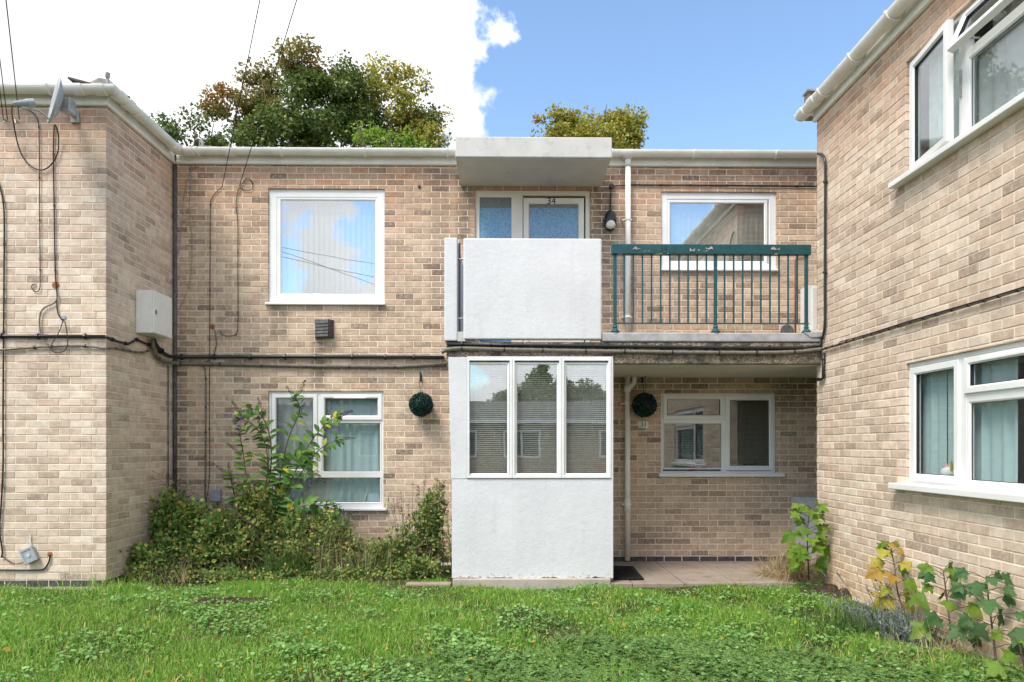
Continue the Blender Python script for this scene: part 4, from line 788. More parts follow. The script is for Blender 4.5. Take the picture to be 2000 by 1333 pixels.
# louvred vent hood
v0 = P(616, 662, YB); v1 = P(652, 626, YB); t = thing('vent_hood', ((v0.x+v1.x)/2, YB, v0.z), 'weathered dark louvred vent hood under the large upper window', 'vent')
mb = MB(); a, b, c_, d_ = v0.x, v1.x, v0.z, v1.z; mb.add([(a, YB, c_), (b, YB, c_), (b, YB, d_), (a, YB, d_), (a+.012, YB-.06, c_+.01), (b-.045, YB-.1, c_+.01), (b-.045, YB-.1, d_-.012), (a+.012, YB-.06, d_-.004)], [(4,5,6,7),(0,4,7,3),(3,7,6,2),(0,1,5,4),(1,2,6,5)]); mb.build('cover', M['vent_grey'], t)
for i in range(5):
    z = c_+.012+(d_-c_-.03)*i/5; mb = MB(); mb.add([(a+.012, YB-.064, z), (b-.045, YB-.104, z), (b-.045, YB-.103, z+.036), (a+.012, YB-.062, z+.036), (a+.012, YB-.070, z), (b-.045, YB-.112, z)], [(0,1,2,3),(4,5,1,0),(4,3,2,5)]); mb.build('louvre', M['vent_grey'], t)
mb = MB()
for i in range(9): z = c_+.01+(d_-c_-.02)*i/8; mb.tube([(b-.044, YB-.1, z), (b+.002, YB-.004, z)], .004, 5)
mb.build('grille', M['black_plastic'], t)
v = P(819, 366, YB); tag(MB().lathe([(.022, 0), (.02, .015), (.008, .02)], v, 10, 'Y').tube([v+Vector((0, -.02, 0)), v+Vector((0, -.03, -.02))], .006, 6).build('wall_hook', M['vent_grey'], None), 'small dark wall fixing right of the large upper window', 'hook')
# house number plate
v = P(1256.5, 830.5, YB); t = thing('number_plate', v-Vector((0,0,.04)), 'small white plate with number 31 below the right topiary ball', 'sign')
mb = MB(); mb.box(v.x-.062, v.x+.062, YB-.010, YB-.001, v.z-.042, v.z+.042); mb.build('plate', M['sign_white'], t, bevel=.003); text('31', .085, 'number', M['ink'], t, (v.x, YB-.0105, v.z), lab='black number 31')
# satellite dish
t = thing('satellite_dish', P(130, 235, YL), 'grey satellite dish on a bracket under the left gutter', 'satellite dish')
D = P(112, 200, YL-.34); ax = Vector((-.70, -.62, .17)).normalized(); sx = ax.cross(Vector((0,0,1))).normalized(); sy = sx.cross(ax)
mb = MB(); R0 = .225; rings = 7; n = 28
for i in range(rings+1):
    r = R0*i/rings
    for k_ in range(n): a = 2*math.pi*k_/n; mb.v.append(tuple(D+sx*r*.9*math.cos(a)+sy*r*math.sin(a)+ax*(.065*(r/R0)**2-.03)))
for i in range(rings):
    for k_ in range(n): mb.f.append((i*n+k_, i*n+(k_+1)%n, (i+1)*n+(k_+1)%n, (i+1)*n+k_))
o = mb.build('reflector', M['dish_grey'], t, smooth=True, fix=False); md = o.modifiers.new('solid', 'SOLIDIFY'); md.thickness = .012
ln = P(30, 203, YL-.56); MB().tube([D-sy*.2+ax*.03, D-sy*.16+ax*.12, ln+Vector((.05, .02, -.03))], .011, 8).build('arm', M['metal_grey'], t)
dv = (D-ln).normalized(); MB().tube([ln-dv*.02, ln, ln+dv*.09, ln+dv*.10, ln+dv*.16], [.014, .02, .032, .037, .037], 12).build('receiver', M['box_grey'], t)
m0 = P(148, 230, YL); MB().box(m0.x-.045, m0.x+.045, YL-.02, YL-.001, m0.z-.06, m0.z+.06).tube([(m0.x, YL-.02, m0.z), (m0.x-.02, YL-.15, m0.z-.01), tuple(D-ax*.1-sy*.02)], .018, 8).build('wall_mount', M['metal_grey'], t)
mb = MB(); c = D-ax*.07; mb.box(c.x-.02, c.x+.07, c.y-.05, c.y+.06, c.z-.08, c.z+.06); mb.build('clamp', M['metal_grey'], t, bevel=.01)
# ------------------------------------------------------------------ paving, mat
pv = MB().box(q1-.2, 5.2, YP-.02, YB+.02, -.12, -.012).build('pavement', M['soil'], None); tag(pv, kind='structure')
ys = [YP-.03, 7.655, YB-.005]; x = q1-.2+.008; i = 0
xj = [q1-.2, P(1220, 1124, 7.65).x]; 
while xj[-1] < 4.9: xj.append(xj[-1]+.545)
for a, b in zip(xj[:-1], xj[1:]):
    for c, d in zip(ys[:-1], ys[1:]):
        z = random.uniform(-.004, .004); mb = MB(); mb.box(a+.004, b-.004, c+.004, d-.004, -.05, z); mb.build('paving_slab', M['paving'], pv, bevel=.006)
mt_ = thing('door_mat', (1.4, 7.75, 0), 'black ribbed rubber door mat beside the porch', 'mat')
a = PZ(1199, 1108, .006); b = PZ(1258, 1133, .006); c_ = PZ(1237, 1109, .006)
mb = MB(); mb.add([(q1+.01, a.y, .006), (c_.x, a.y, .006), (b.x, b.y, .006), (q1+.01, b.y, .006), (q1+.01, a.y, .016), (c_.x, a.y, .016), (b.x, b.y, .016), (q1+.01, b.y, .016)], [(0,1,2,3),(4,7,6,5),(0,4,5,1),(1,5,6,2),(2,6,7,3),(3,7,4,0)]); mb.build('base', M['rubber_mat'], mt_)
for i in range(12):
    f = i/12; x = q1+.03+(c_.x-q1-.06)*f; x2 = q1+.03+(b.x-q1-.06)*f; MB().tube([(x, a.y-.02, .018), (x2, b.y+.02, .018)], .005, 5).build('rib', M['rubber_mat'], mt_)
MB().lathe([(.04, .016), (.036, .019)], (q1+.035, (a.y+b.y)/2, 0), 14).build('motif', M['red_paint'], mt_)
# ================================================================== ground
LZ = -.045
def hgt(x, y):
    return LZ + .018*np.sin(x*1.7+.6)*np.cos(y*2.1) + .012*np.sin(x*4.1+y*3.3)
mb = MB(); nx, ny = 90, 60; gx = np.linspace(-9, 6, nx+1); gy = np.linspace(-2, 9.0, ny+1)
GX, GY = np.meshgrid(gx, gy); GZ_ = hgt(GX, GY); V = np.stack([GX.ravel(), GY.ravel(), GZ_.ravel()], 1); idx = np.arange((nx+1)*(ny+1)).reshape(ny+1, nx+1)
Fq = np.stack([idx[:-1,:-1].ravel(), idx[:-1,1:].ravel(), idx[1:,1:].ravel(), idx[1:,:-1].ravel()], 1)
tag(np_mesh('lawn_ground', V, Fq, M['lawn_soil'], smooth=True), kind='structure')
tag(MB().box(-900, 900, -900, 900, -.5, -.12).build('ground', M['lawn_soil'], None), kind='structure')

# ------------------------------------------------------------------ leaf scatter helpers
def norm(a): return a/np.maximum(np.linalg.norm(a, axis=-1, keepdims=True), 1e-9)
def leaf_field(pos, axis, nrm, size, width, tmpl='kite'):
    """small folded leaves: pos (n,3), axis direction, rough normal, length, width ratio"""
    axis = norm(axis); side = norm(np.cross(axis, nrm)); up = np.cross(side, axis); n = len(pos); size = np.broadcast_to(size, (n,))[:, None]
    if tmpl == 'kite': T = [(0,0,0), (.5,.42,.10), (1,.0,-.06), (.5,-.42,.10)]; F_ = [(0,2,1), (0,3,2)]
    elif tmpl == 'lobe': T = [(0,0,0), (.35,.5,.05), (.6,.2,.02), (1,0,-.08), (.6,-.2,.02), (.35,-.5,.05)]; F_ = [(0,2,1), (0,3,2), (0,4,3), (0,5,4)]
    elif tmpl == 'round': T = [(.0,0,0), (.25,.42,.05), (.72,.44,.06), (1,.0,.0), (.72,-.44,.06), (.25,-.42,.05)]; F_ = [(0,2,1), (0,3,2), (0,4,3), (0,5,4)]
    T = np.array(T); m = len(T)
    V = pos[:, None, :] + size[:, :, None]*(axis[:, None, :]*T[None, :, 0:1] + side[:, None, :]*T[None, :, 1:2]*width + up[:, None, :]*T[None, :, 2:3])
    F_ = (np.arange(n)*m)[:, None, None] + np.array(F_)[None]
    return V.reshape(-1, 3), F_.reshape(-1, 3)
def rdir(n, up=0.): v = RNG.normal(size=(n, 3)); v = norm(v); v[:, 2] += up; return norm(v)
def tree(name, label, base, trunk_h, blobs, mats, leaf, dens, clump, seed, group, limbs=3):
    """blobs: crown lobes (centre, radii); each is filled with leaf clumps that leave gaps"""
    rg = np.random.default_rng(seed); t = thing(name, base, label, 'tree', group); b = Vector(base); mb = MB()
    top = Vector((np.mean([q[0][0] for q in blobs]), np.mean([q[0][1] for q in blobs]), np.mean([q[0][2] for q in blobs])))
    mb.tube([b, b.lerp(top, .3)+Vector((.1, 0, 0)), b.lerp(top, .65), top], [.24, .19, .13, .05], 9)
    for c, r in blobs:
        for _ in range(limbs):
            e = Vector(c)+Vector((rg.uniform(-.8, .8)*r[0], rg.uniform(-.8, .8)*r[1], rg.uniform(-.4, .95)*r[2])); s = b.lerp(top, rg.uniform(.35, .9)); m_ = s.lerp(e, .5)+Vector((rg.normal()*.12, rg.normal()*.12, .15)); mb.tube([s, m_, e], [.055, .035, .008], 6)
    mb.build('trunk', M['bark'], t, smooth=True)
    out = {}
    for (c, r), mat in zip(blobs, mats):
        vol = r[0]*r[1]*r[2]; nc = int(dens*(r[0]*r[1]*r[2])**(2/3)*34)
        u = norm(rg.normal(size=(nc, 3)))*(rg.uniform(.25, 1., size=(nc, 1))**.45); u *= (1+.16*np.sin(u[:, :1]*7+seed)+.14*np.cos(u[:, 2:]*6+u[:, :1]*5)); cc = np.array(c)+u*np.array(r)
        cc = cc[rg.random(nc) > .08]; k_ = int(170*(clump/.4)**2); P0 = np.repeat(cc, k_, 0); cr = np.repeat(rg.uniform(.55, 1.25, len(cc)), k_)[:, None]*clump
        d = norm(rg.normal(size=(len(P0), 3))); P0 = P0 + d*cr*(rg.random((len(P0), 1))**.5)*np.array([1, 1, .72]); 
        ax = norm(d + rg.normal(size=d.shape)*.7 + np.array([0, 0, -.25])); nr = norm(rg.normal(size=d.shape)*.6+np.array([0, -.25, .9]))
        V, F_ = leaf_field(P0, ax, nr, leaf*.72*rg.uniform(.6, 1.25, len(P0)), .9, 'lobe'); out.setdefault(mat, []).append((V, F_))
    for i, (mat, l) in enumerate(out.items()):
        o_ = 0; Vs = []; Fs = []
        for V, F_ in l: Vs.append(V); Fs.append(F_+o_); o_ += len(V)
        np_mesh('crown', np.concatenate(Vs), np.concatenate(Fs), M[mat], t)
def TP(px, py, Y): v = P(px, py, Y); return (v.x, v.y, v.z)
def blob(px, py, Y, rx, rz, ry=None): k_ = Y/FOC; return (TP(px, py, Y), (rx*k_, ry or rx*k_*.8, rz*k_))
G = 'trees behind the flats'
tree('ivy_tree', 'tall dark ivy clad tree with rusty top behind the middle roof', (TP(590, 300, 18)[0], 18, -.2), 6, [blob(585, 225, 18, 95, 85), blob(640, 180, 18.2, 60, 62), blob(560, 265, 17.6, 105, 40), blob(575, 128, 18, 45, 42), blob(508, 175, 18, 42, 48), blob(455, 215, 18, 52, 36), blob(690, 235, 18.4, 40, 70)],
     ['leaf_dark', 'leaf_dark', 'leaf_dark', 'leaf_rust', 'leaf_rust', 'leaf_rust', 'leaf_dark'], .13, 1.6, .36, 3, G)
tree('broadleaf_tree', 'low dark green tree beside the left wing roof', (TP(385, 300, 19)[0], 19, -.2), 5, [blob(380, 265, 19, 70, 36), blob(330, 262, 19, 28, 30), blob(440, 262, 19, 40, 32)], ['leaf_dark', 'leaf_dark', 'leaf_dark'], .13, 1.1, .34, 5, G)
tree('maple_tree', 'yellowing green maple right of the ivy clad tree', (TP(770, 300, 19)[0], 19, -.2), 6, [blob(770, 210, 19, 80, 72), blob(722, 175, 19.2, 42, 50), blob(825, 235, 18.8, 48, 55), blob(850, 275, 18.6, 36, 30), blob(770, 262, 19.4, 90, 45)], ['leaf_maple', 'leaf_maple', 'leaf_maple', 'leaf_maple', 'leaf_dark'], .13, 1.15, .34, 8, G)
tree('lime_green_tree', 'bright lime green young tree just above the middle roof', (TP(750, 300, 15)[0], 15, -.2), 4, [blob(728, 272, 15, 42, 30), blob(790, 275, 15, 40, 28)], ['leaf_lime', 'leaf_lime'], .11, 1.25, .28, 11, G)
tree('maple_tree', 'yellow orange tree top showing right of the concrete canopy', (TP(1160, 300, 20)[0], 20, -.2), 6, [blob(1160, 268, 20, 90, 42), blob(1092, 250, 20, 40, 32), blob(1222, 256, 20, 44, 32), blob(1160, 300, 20, 112, 45)], ['leaf_maple']*4, .13, 1.9, .34, 13, G)

# ------------------------------------------------------------------ lawn
def scatter(n, x0, x1, y0, y1): return RNG.uniform(x0, x1, n), RNG.uniform(y0, y1, n)
def in_lawn(x, y):
    ok = (y < np.where(x < q0, 7.42, 7.10)-.10*np.sin(x*3.)) & ~((x < XL+.02) & (y > YL-.03))
    ok &= ~((x > q0-.05) & (y > YP-.06)) & ~((x > q1-.1) & (y > YP-.05)) & (x < XR-.05)
    ok &= ~((np.abs(x-(-2.62)) < .40) & (np.abs(y-6.5) < .09))
    return ok
def blades(name, x, y, z, L_, w, lean, mat, kind='stuff', parent=None, droop=.35):
    n = len(x); a = RNG.uniform(0, 2*np.pi, n); b = RNG.uniform(0, 2*np.pi, n); le = np.abs(RNG.normal(0, lean, n))
    base = np.stack([x, y, z], 1); side = np.stack([np.cos(b), np.sin(b), 0*b], 1)*(w/2)[:, None]; d = np.stack([np.cos(a)*le, np.sin(a)*le, np.ones(n)], 1); d = norm(d)
    m1 = base + d*(L_*.55)[:, None]; d2 = d.copy(); d2[:, :2] *= (1+droop*3); d2[:, 2] -= droop*le*1.5; d2 = norm(d2); tip = m1 + d2*(L_*.5)[:, None]
    V = np.stack([base-side, base+side, m1-side*.8, m1+side*.8, tip], 1).reshape(-1, 3); o_ = (np.arange(n)*5)[:, None, None]
    F_ = (o_+np.array([(0,1,3), (0,3,2), (2,3,4)])[None]).reshape(-1, 3); return np_mesh(name, V, F_, M[mat], parent, kind)
def fbm(x, y, s=1.0, o=0.): return (np.sin(x*2.1*s+1.3+o)*np.cos(y*1.7*s+o)+.6*np.sin(x*4.7*s+y*3.9*s+o*2)+.4*np.cos(x*8.3*s-y*7.1*s+o))/2
x, y = scatter(280000, -6.2, 3.4, 3.7, 7.5); f = fbm(x, y); keep = in_lawn(x, y) & (RNG.random(len(x)) < np.clip(.66+.6*f-.45*((x > 1.0) & (y < 6.3) & (fbm(x, y, 1.4, 4) > .3)), .12, 1)); x, y = x[keep], y[keep]
tall = np.clip(.95+.9*fbm(x, y, 1.1, 2.), .4, 2.1); L_ = RNG.uniform(.032, .078, len(x))*tall
tag(blades('grass', x, y, hgt(x, y), L_, RNG.uniform(.004, .0085, len(x)), .85, 'grass'), 'uneven bright green lawn grass in front of the flats', 'grass')
# round leaved ground ivy and clover patches
cx, cy = scatter(190, -5.5, 3.2, 4.0, 7.05); px_l = []; py_l = []
for a, b in zip(cx, cy):
    n = RNG.integers(30, 120); r = RNG.uniform(.10, .34); px_l.append(RNG.normal(a, r*.6, n)); py_l.append(RNG.normal(b, r*.45, n))
x = np.concatenate(px_l); y = np.concatenate(py_l); k_ = in_lawn(x, y); x, y = x[k_], y[k_]; n = len(x)
pos = np.stack([x, y, hgt(x, y)+RNG.uniform(.02, .075, n)], 1); ax = rdir(n, .1); ax[:, 2] *= .3; V, F_ = leaf_field(pos, ax, rdir(n, 2.2), RNG.uniform(.014, .036, n), 1.0, 'round')
tag(np_mesh('clover', V, F_, M['clover'], None, 'stuff'), 'patches of round leaved weeds spread through the lawn', 'clover')
# feathery yarrow at the front right of the lawn
def fronds(x, y, z, L_, mat, name):
    n = len(x); a = RNG.uniform(0, 2*np.pi, n); hd = np.stack([np.cos(a), np.sin(a), 0*a], 1); Vs = []; nseg = 7
    prev = np.stack([x, y, z], 1)
    for i in range(nseg):
        t = (i+1)/nseg; up = math.cos(t*1.7); ou = math.sin(t*1.7)*.8+.15; d = norm(hd*ou+np.array([0, 0, 1.])*up); nxt = prev+d*(L_/nseg)[:, None]
        sd = np.cross(d, np.array([0, 0, 1.])); sd = norm(sd); wd = (L_*.20*math.sin(math.pi*(t*.85+.1)))[:, None]
        for sg in (-1, 1):
            Vs.append(np.stack([prev, nxt, prev+sd*sg*wd+d*(L_*.10)[:, None]+np.array([0, 0, .004])], 1)); 
        prev = nxt
    V = np.concatenate(Vs, 1).reshape(-1, 3); F_ = np.arange(len(V)).reshape(-1, 3); return np_mesh(name, V, F_, M[mat], None, 'stuff')
x, y = scatter(16000, -.9, 3.3, 3.85, 5.3); k_ = in_lawn(x, y) & (RNG.random(len(x)) < np.clip((4.95+.35*np.sin(x*1.3+.5)+.3*fbm(x, y, 1.2)-y)/.7, 0, 1)) & (RNG.random(len(x)) < np.clip((x+1.4)/1.6, 0, 1)); x, y = x[k_], y[k_]
tag(fronds(x, y, hgt(x, y), RNG.uniform(.07, .14, len(x)), 'yarrow', 'yarrow'), 'feathery dark green yarrow along the front of the lawn', 'yarrow')
n = 26; x, y = scatter(n, -3.5, 2.8, 4.1, 7.0); pos = np.repeat(np.stack([x, y, hgt(x, y)+.08], 1), 9, 0); d = rdir(len(pos), .4); V, F_ = leaf_field(pos, d, rdir(len(pos), 1), .014, .9); tag(np_mesh('dandelions', V, F_, M['dandelion'], None, 'stuff'), 'few tiny yellow flowers dotted in the lawn', 'flowers')
n = 2600; x, y = scatter(n, -5.6, 3.3, 3.8, 7.3); k_ = in_lawn(x, y) & (fbm(x, y, 1.4, 4) > -.1); x, y = x[k_], y[k_]
tag(blades('dead_grass', x, y, hgt(x, y)+.01, RNG.uniform(.05, .13, len(x)), RNG.uniform(.003, .006, len(x)), 2.6, 'straw'), 'dead straw coloured blades lying through the lawn', 'dead grass')
n = 90; x, y = scatter(n, -5.0, 3.2, 4.0, 7.1); pos = np.stack([x, y, hgt(x, y)+.05], 1); ax = rdir(n); ax[:, 2] *= .3; V, F_ = leaf_field(pos, ax, rdir(n, 1.5), RNG.uniform(.03, .06, n), .9, 'lobe'); tag(np_mesh('fallen_leaves', V, F_, M['leaf_sapling_autumn'], None, 'stuff'), 'scattered fallen leaves on the lawn', 'leaves')
# old edging stone and brown slab in the grass
v = PZ(475, 1170, -.02); tag(MB().box(v.x-.42, v.x+.42, v.y-.09, v.y+.09, -.09, -.022).build('stone_slab', M['soil'], None, bevel=.012), 'brown stone slab half buried in the lawn', 'slab')
v0, v1 = P(792, 1150, YP), P(882, 1150, YP); tag(MB().box(v0.x, v1.x-.006, YP-.02, YP+.10, -.1, .0).build('edging_stone', M['paving'], None, bevel=.01), 'low stone edging left of the porch plinth', 'edging')
v = PZ(1618, 1152, .0); mb = MB()
for i in range(9): a = random.uniform(-.25, .25); b = random.uniform(-.16, .16); r = random.uniform(.05, .12); mb.lathe([(r*1.2, -.08), (r, -.01), (r*.6, r*.38), (r*.1, r*.5)], (v.x+a, v.y+b, -.02), 9)
tag(mb.build('soil_heap', M['soil'], None, smooth=True), 'dark heap of soil below the sapling at the right wing', 'soil', None, 'stuff')

# ------------------------------------------------------------------ shrubs and weeds against the wall
def shrub(name, label, centre, targets, nst, per, leaf, wid, mat, seed, cat='shrub', stem='bark', up=.2, tm='kite', spread=.05, t0=.2, sr=.004):
    """targets: list of (centre, radii) the stems reach for; leaves sit along the stems"""
    rg = np.random.default_rng(seed); t = thing(name, centre, label, cat); mb = MB(); PP = []; AX = []
    for i in range(nst):
        c, r = targets[i % len(targets)]; e = np.array(c)+norm(rg.normal(size=3))*rg.random()**.4*np.array(r); b = np.array(centre)+np.array([rg.normal()*spread*4+(e[0]-centre[0])*.45, rg.normal()*spread, 0]); e[1] = min(e[1], YB-.05)
        m_ = (b+e)/2+np.array([(b[0]-e[0])*.15, rg.normal()*.06, .25*(e[2]-b[2])]); ts = np.linspace(0, 1, 7); cu = [(1-q)**2*b+2*q*(1-q)*m_+q*q*e for q in ts]; mb.tube(cu, [sr*(1-.75*q) for q in ts], 5, False)
        q = rg.uniform(t0, 1, per)**.8; q = q[:, None]; pp = (1-q)**2*b+2*q*(1-q)*m_+q*q*e; tg = norm(2*(1-q)*(m_-b)+2*q*(e-m_)); rd = norm(rg.normal(size=(per, 3))); pp = pp+rd*rg.random((per, 1))*spread; PP.append(pp); AX.append(norm(rd+tg*.5+np.array([0, -.15, up])))
    PP = np.concatenate(PP); AX = np.concatenate(AX); ok = (PP[:, 1] < YB-.015) & (PP[:, 2] > LZ); PP, AX = PP[ok], AX[ok]; n = len(PP)
    mb.build('stems', M[stem], t, smooth=True, fix=False, kind='stuff'); V, F_ = leaf_field(PP, AX, norm(rg.normal(size=(n, 3))*.5+np.array([0, -.4, .8])), leaf*rg.uniform(.55, 1.3, n), wid, tm); np_mesh('foliage', V, F_, M[mat], t, 'stuff'); return t
def W(px, py, Y): return tuple(P(px, py, Y))
def E(px, py, Y, rx, rz, ry=.22): k_ = Y/FOC; return (W(px, py, Y), (rx*k_, ry, rz*k_))
shrub('rose_bush', 'tangled green bush with orange berries in the left corner', (W(350, 1100, 7.9)[0], 7.9, LZ), [E(300, 1085, 7.75, 75, 45), E(370, 1010, 8.0, 65, 50), E(430, 1050, 8.0, 60, 60), E(335, 985, 8.1, 40, 45), E(255, 1100, 7.5, 45, 38)], 190, 50, .055, .85, 'leaf_shrub', 21, spread=.07)
shrub('bramble', 'leafy yellow green shrub below the small grey box', (W(490, 1100, 8.1)[0], 8.1, LZ), [E(470, 1030, 8.1, 60, 50), E(520, 1010, 8.2, 60, 35), E(600, 1015, 8.2, 60, 30), E(440, 1070, 7.9, 60, 55), E(500, 975, 8.15, 40, 40)], 170, 44, .062, .75, 'leaf_weed', 22, spread=.06)
shrub('weeds', 'mixed green and brown weeds under the lower left window', (W(650, 1120, 8.0)[0], 8.0, LZ), [E(620, 1070, 8.0, 60, 50), E(680, 1080, 7.9, 55, 45), E(560, 1080, 7.9, 55, 45), E(650, 1030, 8.0, 45, 40)], 150, 36, .048, .7, 'leaf_weed', 23, 'weeds', spread=.05)
shrub('weeds', 'tall seeding weeds left of the porch', (W(810, 1130, 7.9)[0], 7.9, LZ), [E(840, 1040, 7.9, 32, 85), E(780, 1060, 8.0, 50, 50), E(850, 980, 7.9, 22, 45), E(740, 1085, 7.9, 40, 40), E(820, 1110, 7.6, 55, 35)], 170, 36, .046, .8, 'leaf_weed', 24, 'weeds', spread=.05)
shrub('nettles', 'low dark green leafy weeds at the foot of the facade', (W(600, 1140, 7.75)[0], 7.75, LZ), [E(x_, 1125, 7.6, 70, 22) for x_ in (300, 430, 560, 690, 800)], 140, 30, .038, .9, 'leaf_shrub', 25, 'weeds', spread=.05)
shrub('seed_stalks', 'dry brown seed stalks rising left of the porch', (W(800, 1100, 8.0)[0], 8.0, LZ), [E(830, 960, 8.0, 30, 35, .1), E(785, 985, 8.1, 40, 30, .1), E(865, 965, 7.9, 15, 30, .1), E(305, 945, 8.0, 20, 25, .1)], 34, 26, .016, .9, 'seed_brown', 26, 'weeds', t0=.72, spread=.02)
def tuft(name, label, px, py, n, L0, L1, mat, lean=.7, r=.12, cat='grass tuft', w=(.004, .008)):
    v = PZ(px, py, LZ+.01); x = RNG.normal(v.x, r, n); y = np.clip(RNG.normal(v.y, r*.6, n), 3.6, YB-.1); t = thing(name, (v.x, v.y, LZ), label, cat); blades('blades', x, y, np.full(n, LZ), RNG.uniform(L0, L1, n), RNG.uniform(*w, n), lean, mat, 'stuff', t, .5)
tuft('grass_tuft', 'blue green grass tuft below the lower left window', 560, 1128, 420, .22, .5, 'grass_long', .9)
tuft('grass_tuft', 'long green grass left of the blue green tuft', 440, 1120, 420, .18, .45, 'grass_long', .8, .2)
tuft('grass_tuft', 'dark green grass clump left of the porch', 745, 1125, 420, .2, .48, 'grass_long', .9, .15)
tuft('straw_tuft', 'dry straw coloured grass leaning below the lower left window', 640, 1120, 300, .25, .8, 'straw', .5, .22, 'dry grass', (.003, .005))
tuft('straw_tuft', 'orange dry grass stalks left of the blue green tuft', 480, 1120, 200, .25, .65, 'straw', 1.1, .18, 'dry grass', (.003, .005))
tuft('straw_tuft', 'dry straw under the corner bush', 320, 1135, 240, .15, .42, 'straw', .8, .22, 'dry grass', (.003, .005))
tuft('straw_tuft', 'brown dry stalks among the weeds near the porch', 700, 1125, 260, .2, .55, 'straw', .6, .2, 'dry grass', (.003, .005))
tuft('straw_tuft', 'fallen heap of pale straw at the foot of the bright sapling', 1548, 1134, 900, .3, .6, 'straw', 2.4, .13, 'dry grass', (.006, .010))
tuft('straw_tuft', 'dead grass in the bottom right corner', 1880, 1290, 420, .1, .3, 'straw', 1.3, .28, 'dry grass', (.003, .005))
tuft('grass_tuft', 'long lawn grass along the right wing wall', 1690, 1235, 700, .1, .26, 'grass_long', 1.0, .3)
tuft('grass_tuft', 'tall grass at the left wing corner', 215, 1160, 500, .1, .26, 'grass', .8, .3)

# buddleia with single leaves, purple flower spikes and brown seed heads
bt = thing('buddleia', (W(500, 1080, 8.2)[0], 8.25, LZ), 'arching buddleia with purple flowers in front of the lower left window', 'shrub')
def leafmesh(name, mat, L_=.12, w=.036):
    m_ = MB(); n = 5; V = []
    for i in range(n+1):
        t = i/n; ww = w*math.sin(math.pi*(t*.9+.06))**.8; z = -.18*L_*t*t*2; V += [(L_*t, -ww, z+.25*ww), (L_*t, 0, z), (L_*t, ww, z+.25*ww)]
    F_ = []
    for i in range(n): a = i*3; F_ += [(a, a+1, a+4, a+3), (a+1, a+2, a+5, a+4)]
    me = bpy.data.meshes.new(name); me.from_pydata(V, [], F_); me.materials.append(mat); me.polygons.foreach_set('use_smooth', [True]*len(F_)); return me
LM = leafmesh('leaf', M['leaf_buddleia']); stems = MB(); spikes = []; rg = random.Random(5)
STEM = [[(505, 1060), (520, 960), (525, 880), (500, 830), (460, 815)], [(505, 1060), (545, 950), (560, 860), (590, 800), (575, 775)], [(505, 1060), (560, 960), (600, 870), (640, 825), (662, 813)], [(505, 1060), (500, 990), (480, 930), (475, 880), (465, 838)],
        [(505, 1060), (540, 1000), (590, 920), (630, 870), (668, 858)], [(505, 1060), (530, 930), (530, 850), (505, 800), (485, 800)], [(505, 1060), (555, 930), (575, 880), (600, 890), (603, 930)], [(505, 1060), (470, 1000), (455, 960), (450, 925)], [(505, 1060), (560, 1000), (600, 985), (640, 990), (660, 1000)]]
leaves = []
for si, pts in enumerate(STEM):
    Yd = [8.25-.05*rg.random()-.12*i*(.4+.6*rg.random())*.5 for i in range(len(pts))]; cu = smooth([W(px, py, yy) for (px, py), yy in zip(pts, Yd)], 2); n = len(cu); stems.tube(cu, [.009*(1-.8*i/n)+.0015 for i in range(n)], 6, False)
    for i in range(int(n*.2), n-1):
        for s in (-1, 1):
            if rg.random() < .9: leaves.append((cu[i]+Vector((rg.uniform(-.02, .02), rg.uniform(-.02, .02), rg.uniform(-.02, .02))), (cu[i+1]-cu[i]).normalized(), s, rg.uniform(.4, .75)+.8*(1-i/n)*rg.uniform(.6, 1.4)))
    spikes.append((cu[-1], (cu[-1]-cu[-2]).normalized(), 'flower_purple' if si in (0, 2, 3, 6, 8) else 'seed_brown'))
    for i in (int(n*.62), int(n*.8)):
        d = ((cu[i+1]-cu[i]).normalized()+Vector((rg.uniform(-.9, .9), rg.uniform(-.4, .1), .35))).normalized(); e = cu[i]+d*.12; stems.tube([cu[i], e], .003, 5, False); spikes.append((e, d, 'seed_brown' if rg.random() < .75 else 'flower_purple')); leaves.append((cu[i].lerp(e, .5), d, 1, .6)); leaves.append((cu[i].lerp(e, .6), d, -1, .6))
stems.build('stems', M['bark'], bt, smooth=True, fix=False)
for c, d, s, sc in leaves:
    sd = d.cross(Vector((0, -1, .2))).normalized()*s; ax = (sd+d*.7+Vector((rg.uniform(-.4, .4), rg.uniform(-.6, .1), rg.uniform(-.35, .25)))).normalized(); nr = Vector((rg.uniform(-.3, .3), -.5, .8)); y_ = nr.cross(ax).normalized(); z_ = ax.cross(y_)
    o = bpy.data.objects.new('leaf', LM); Mx = Matrix((ax, y_, z_)).transposed().to_4x4(); o.rotation_euler = Mx.to_euler(); o.scale = (sc, sc, sc); place(o, bt, c)
for c, d, mat in spikes:
    n = 130; t = RNG.random(n); L_ = .15 if mat == 'seed_brown' else .12; dr = Vector((d.x, d.y, d.z-.25)).normalized(); p = np.array(c)+np.outer(t*L_, np.array(dr)); rd = norm(RNG.normal(size=(n, 3))); p = p+rd*(.016*(1-.75*t))[:, None]; V, F_ = leaf_field(p, rd, rdir(n), .012, .9); np_mesh('flower_spike' if mat == 'flower_purple' else 'seed_spike', V, F_, M[mat], bt, 'stuff')
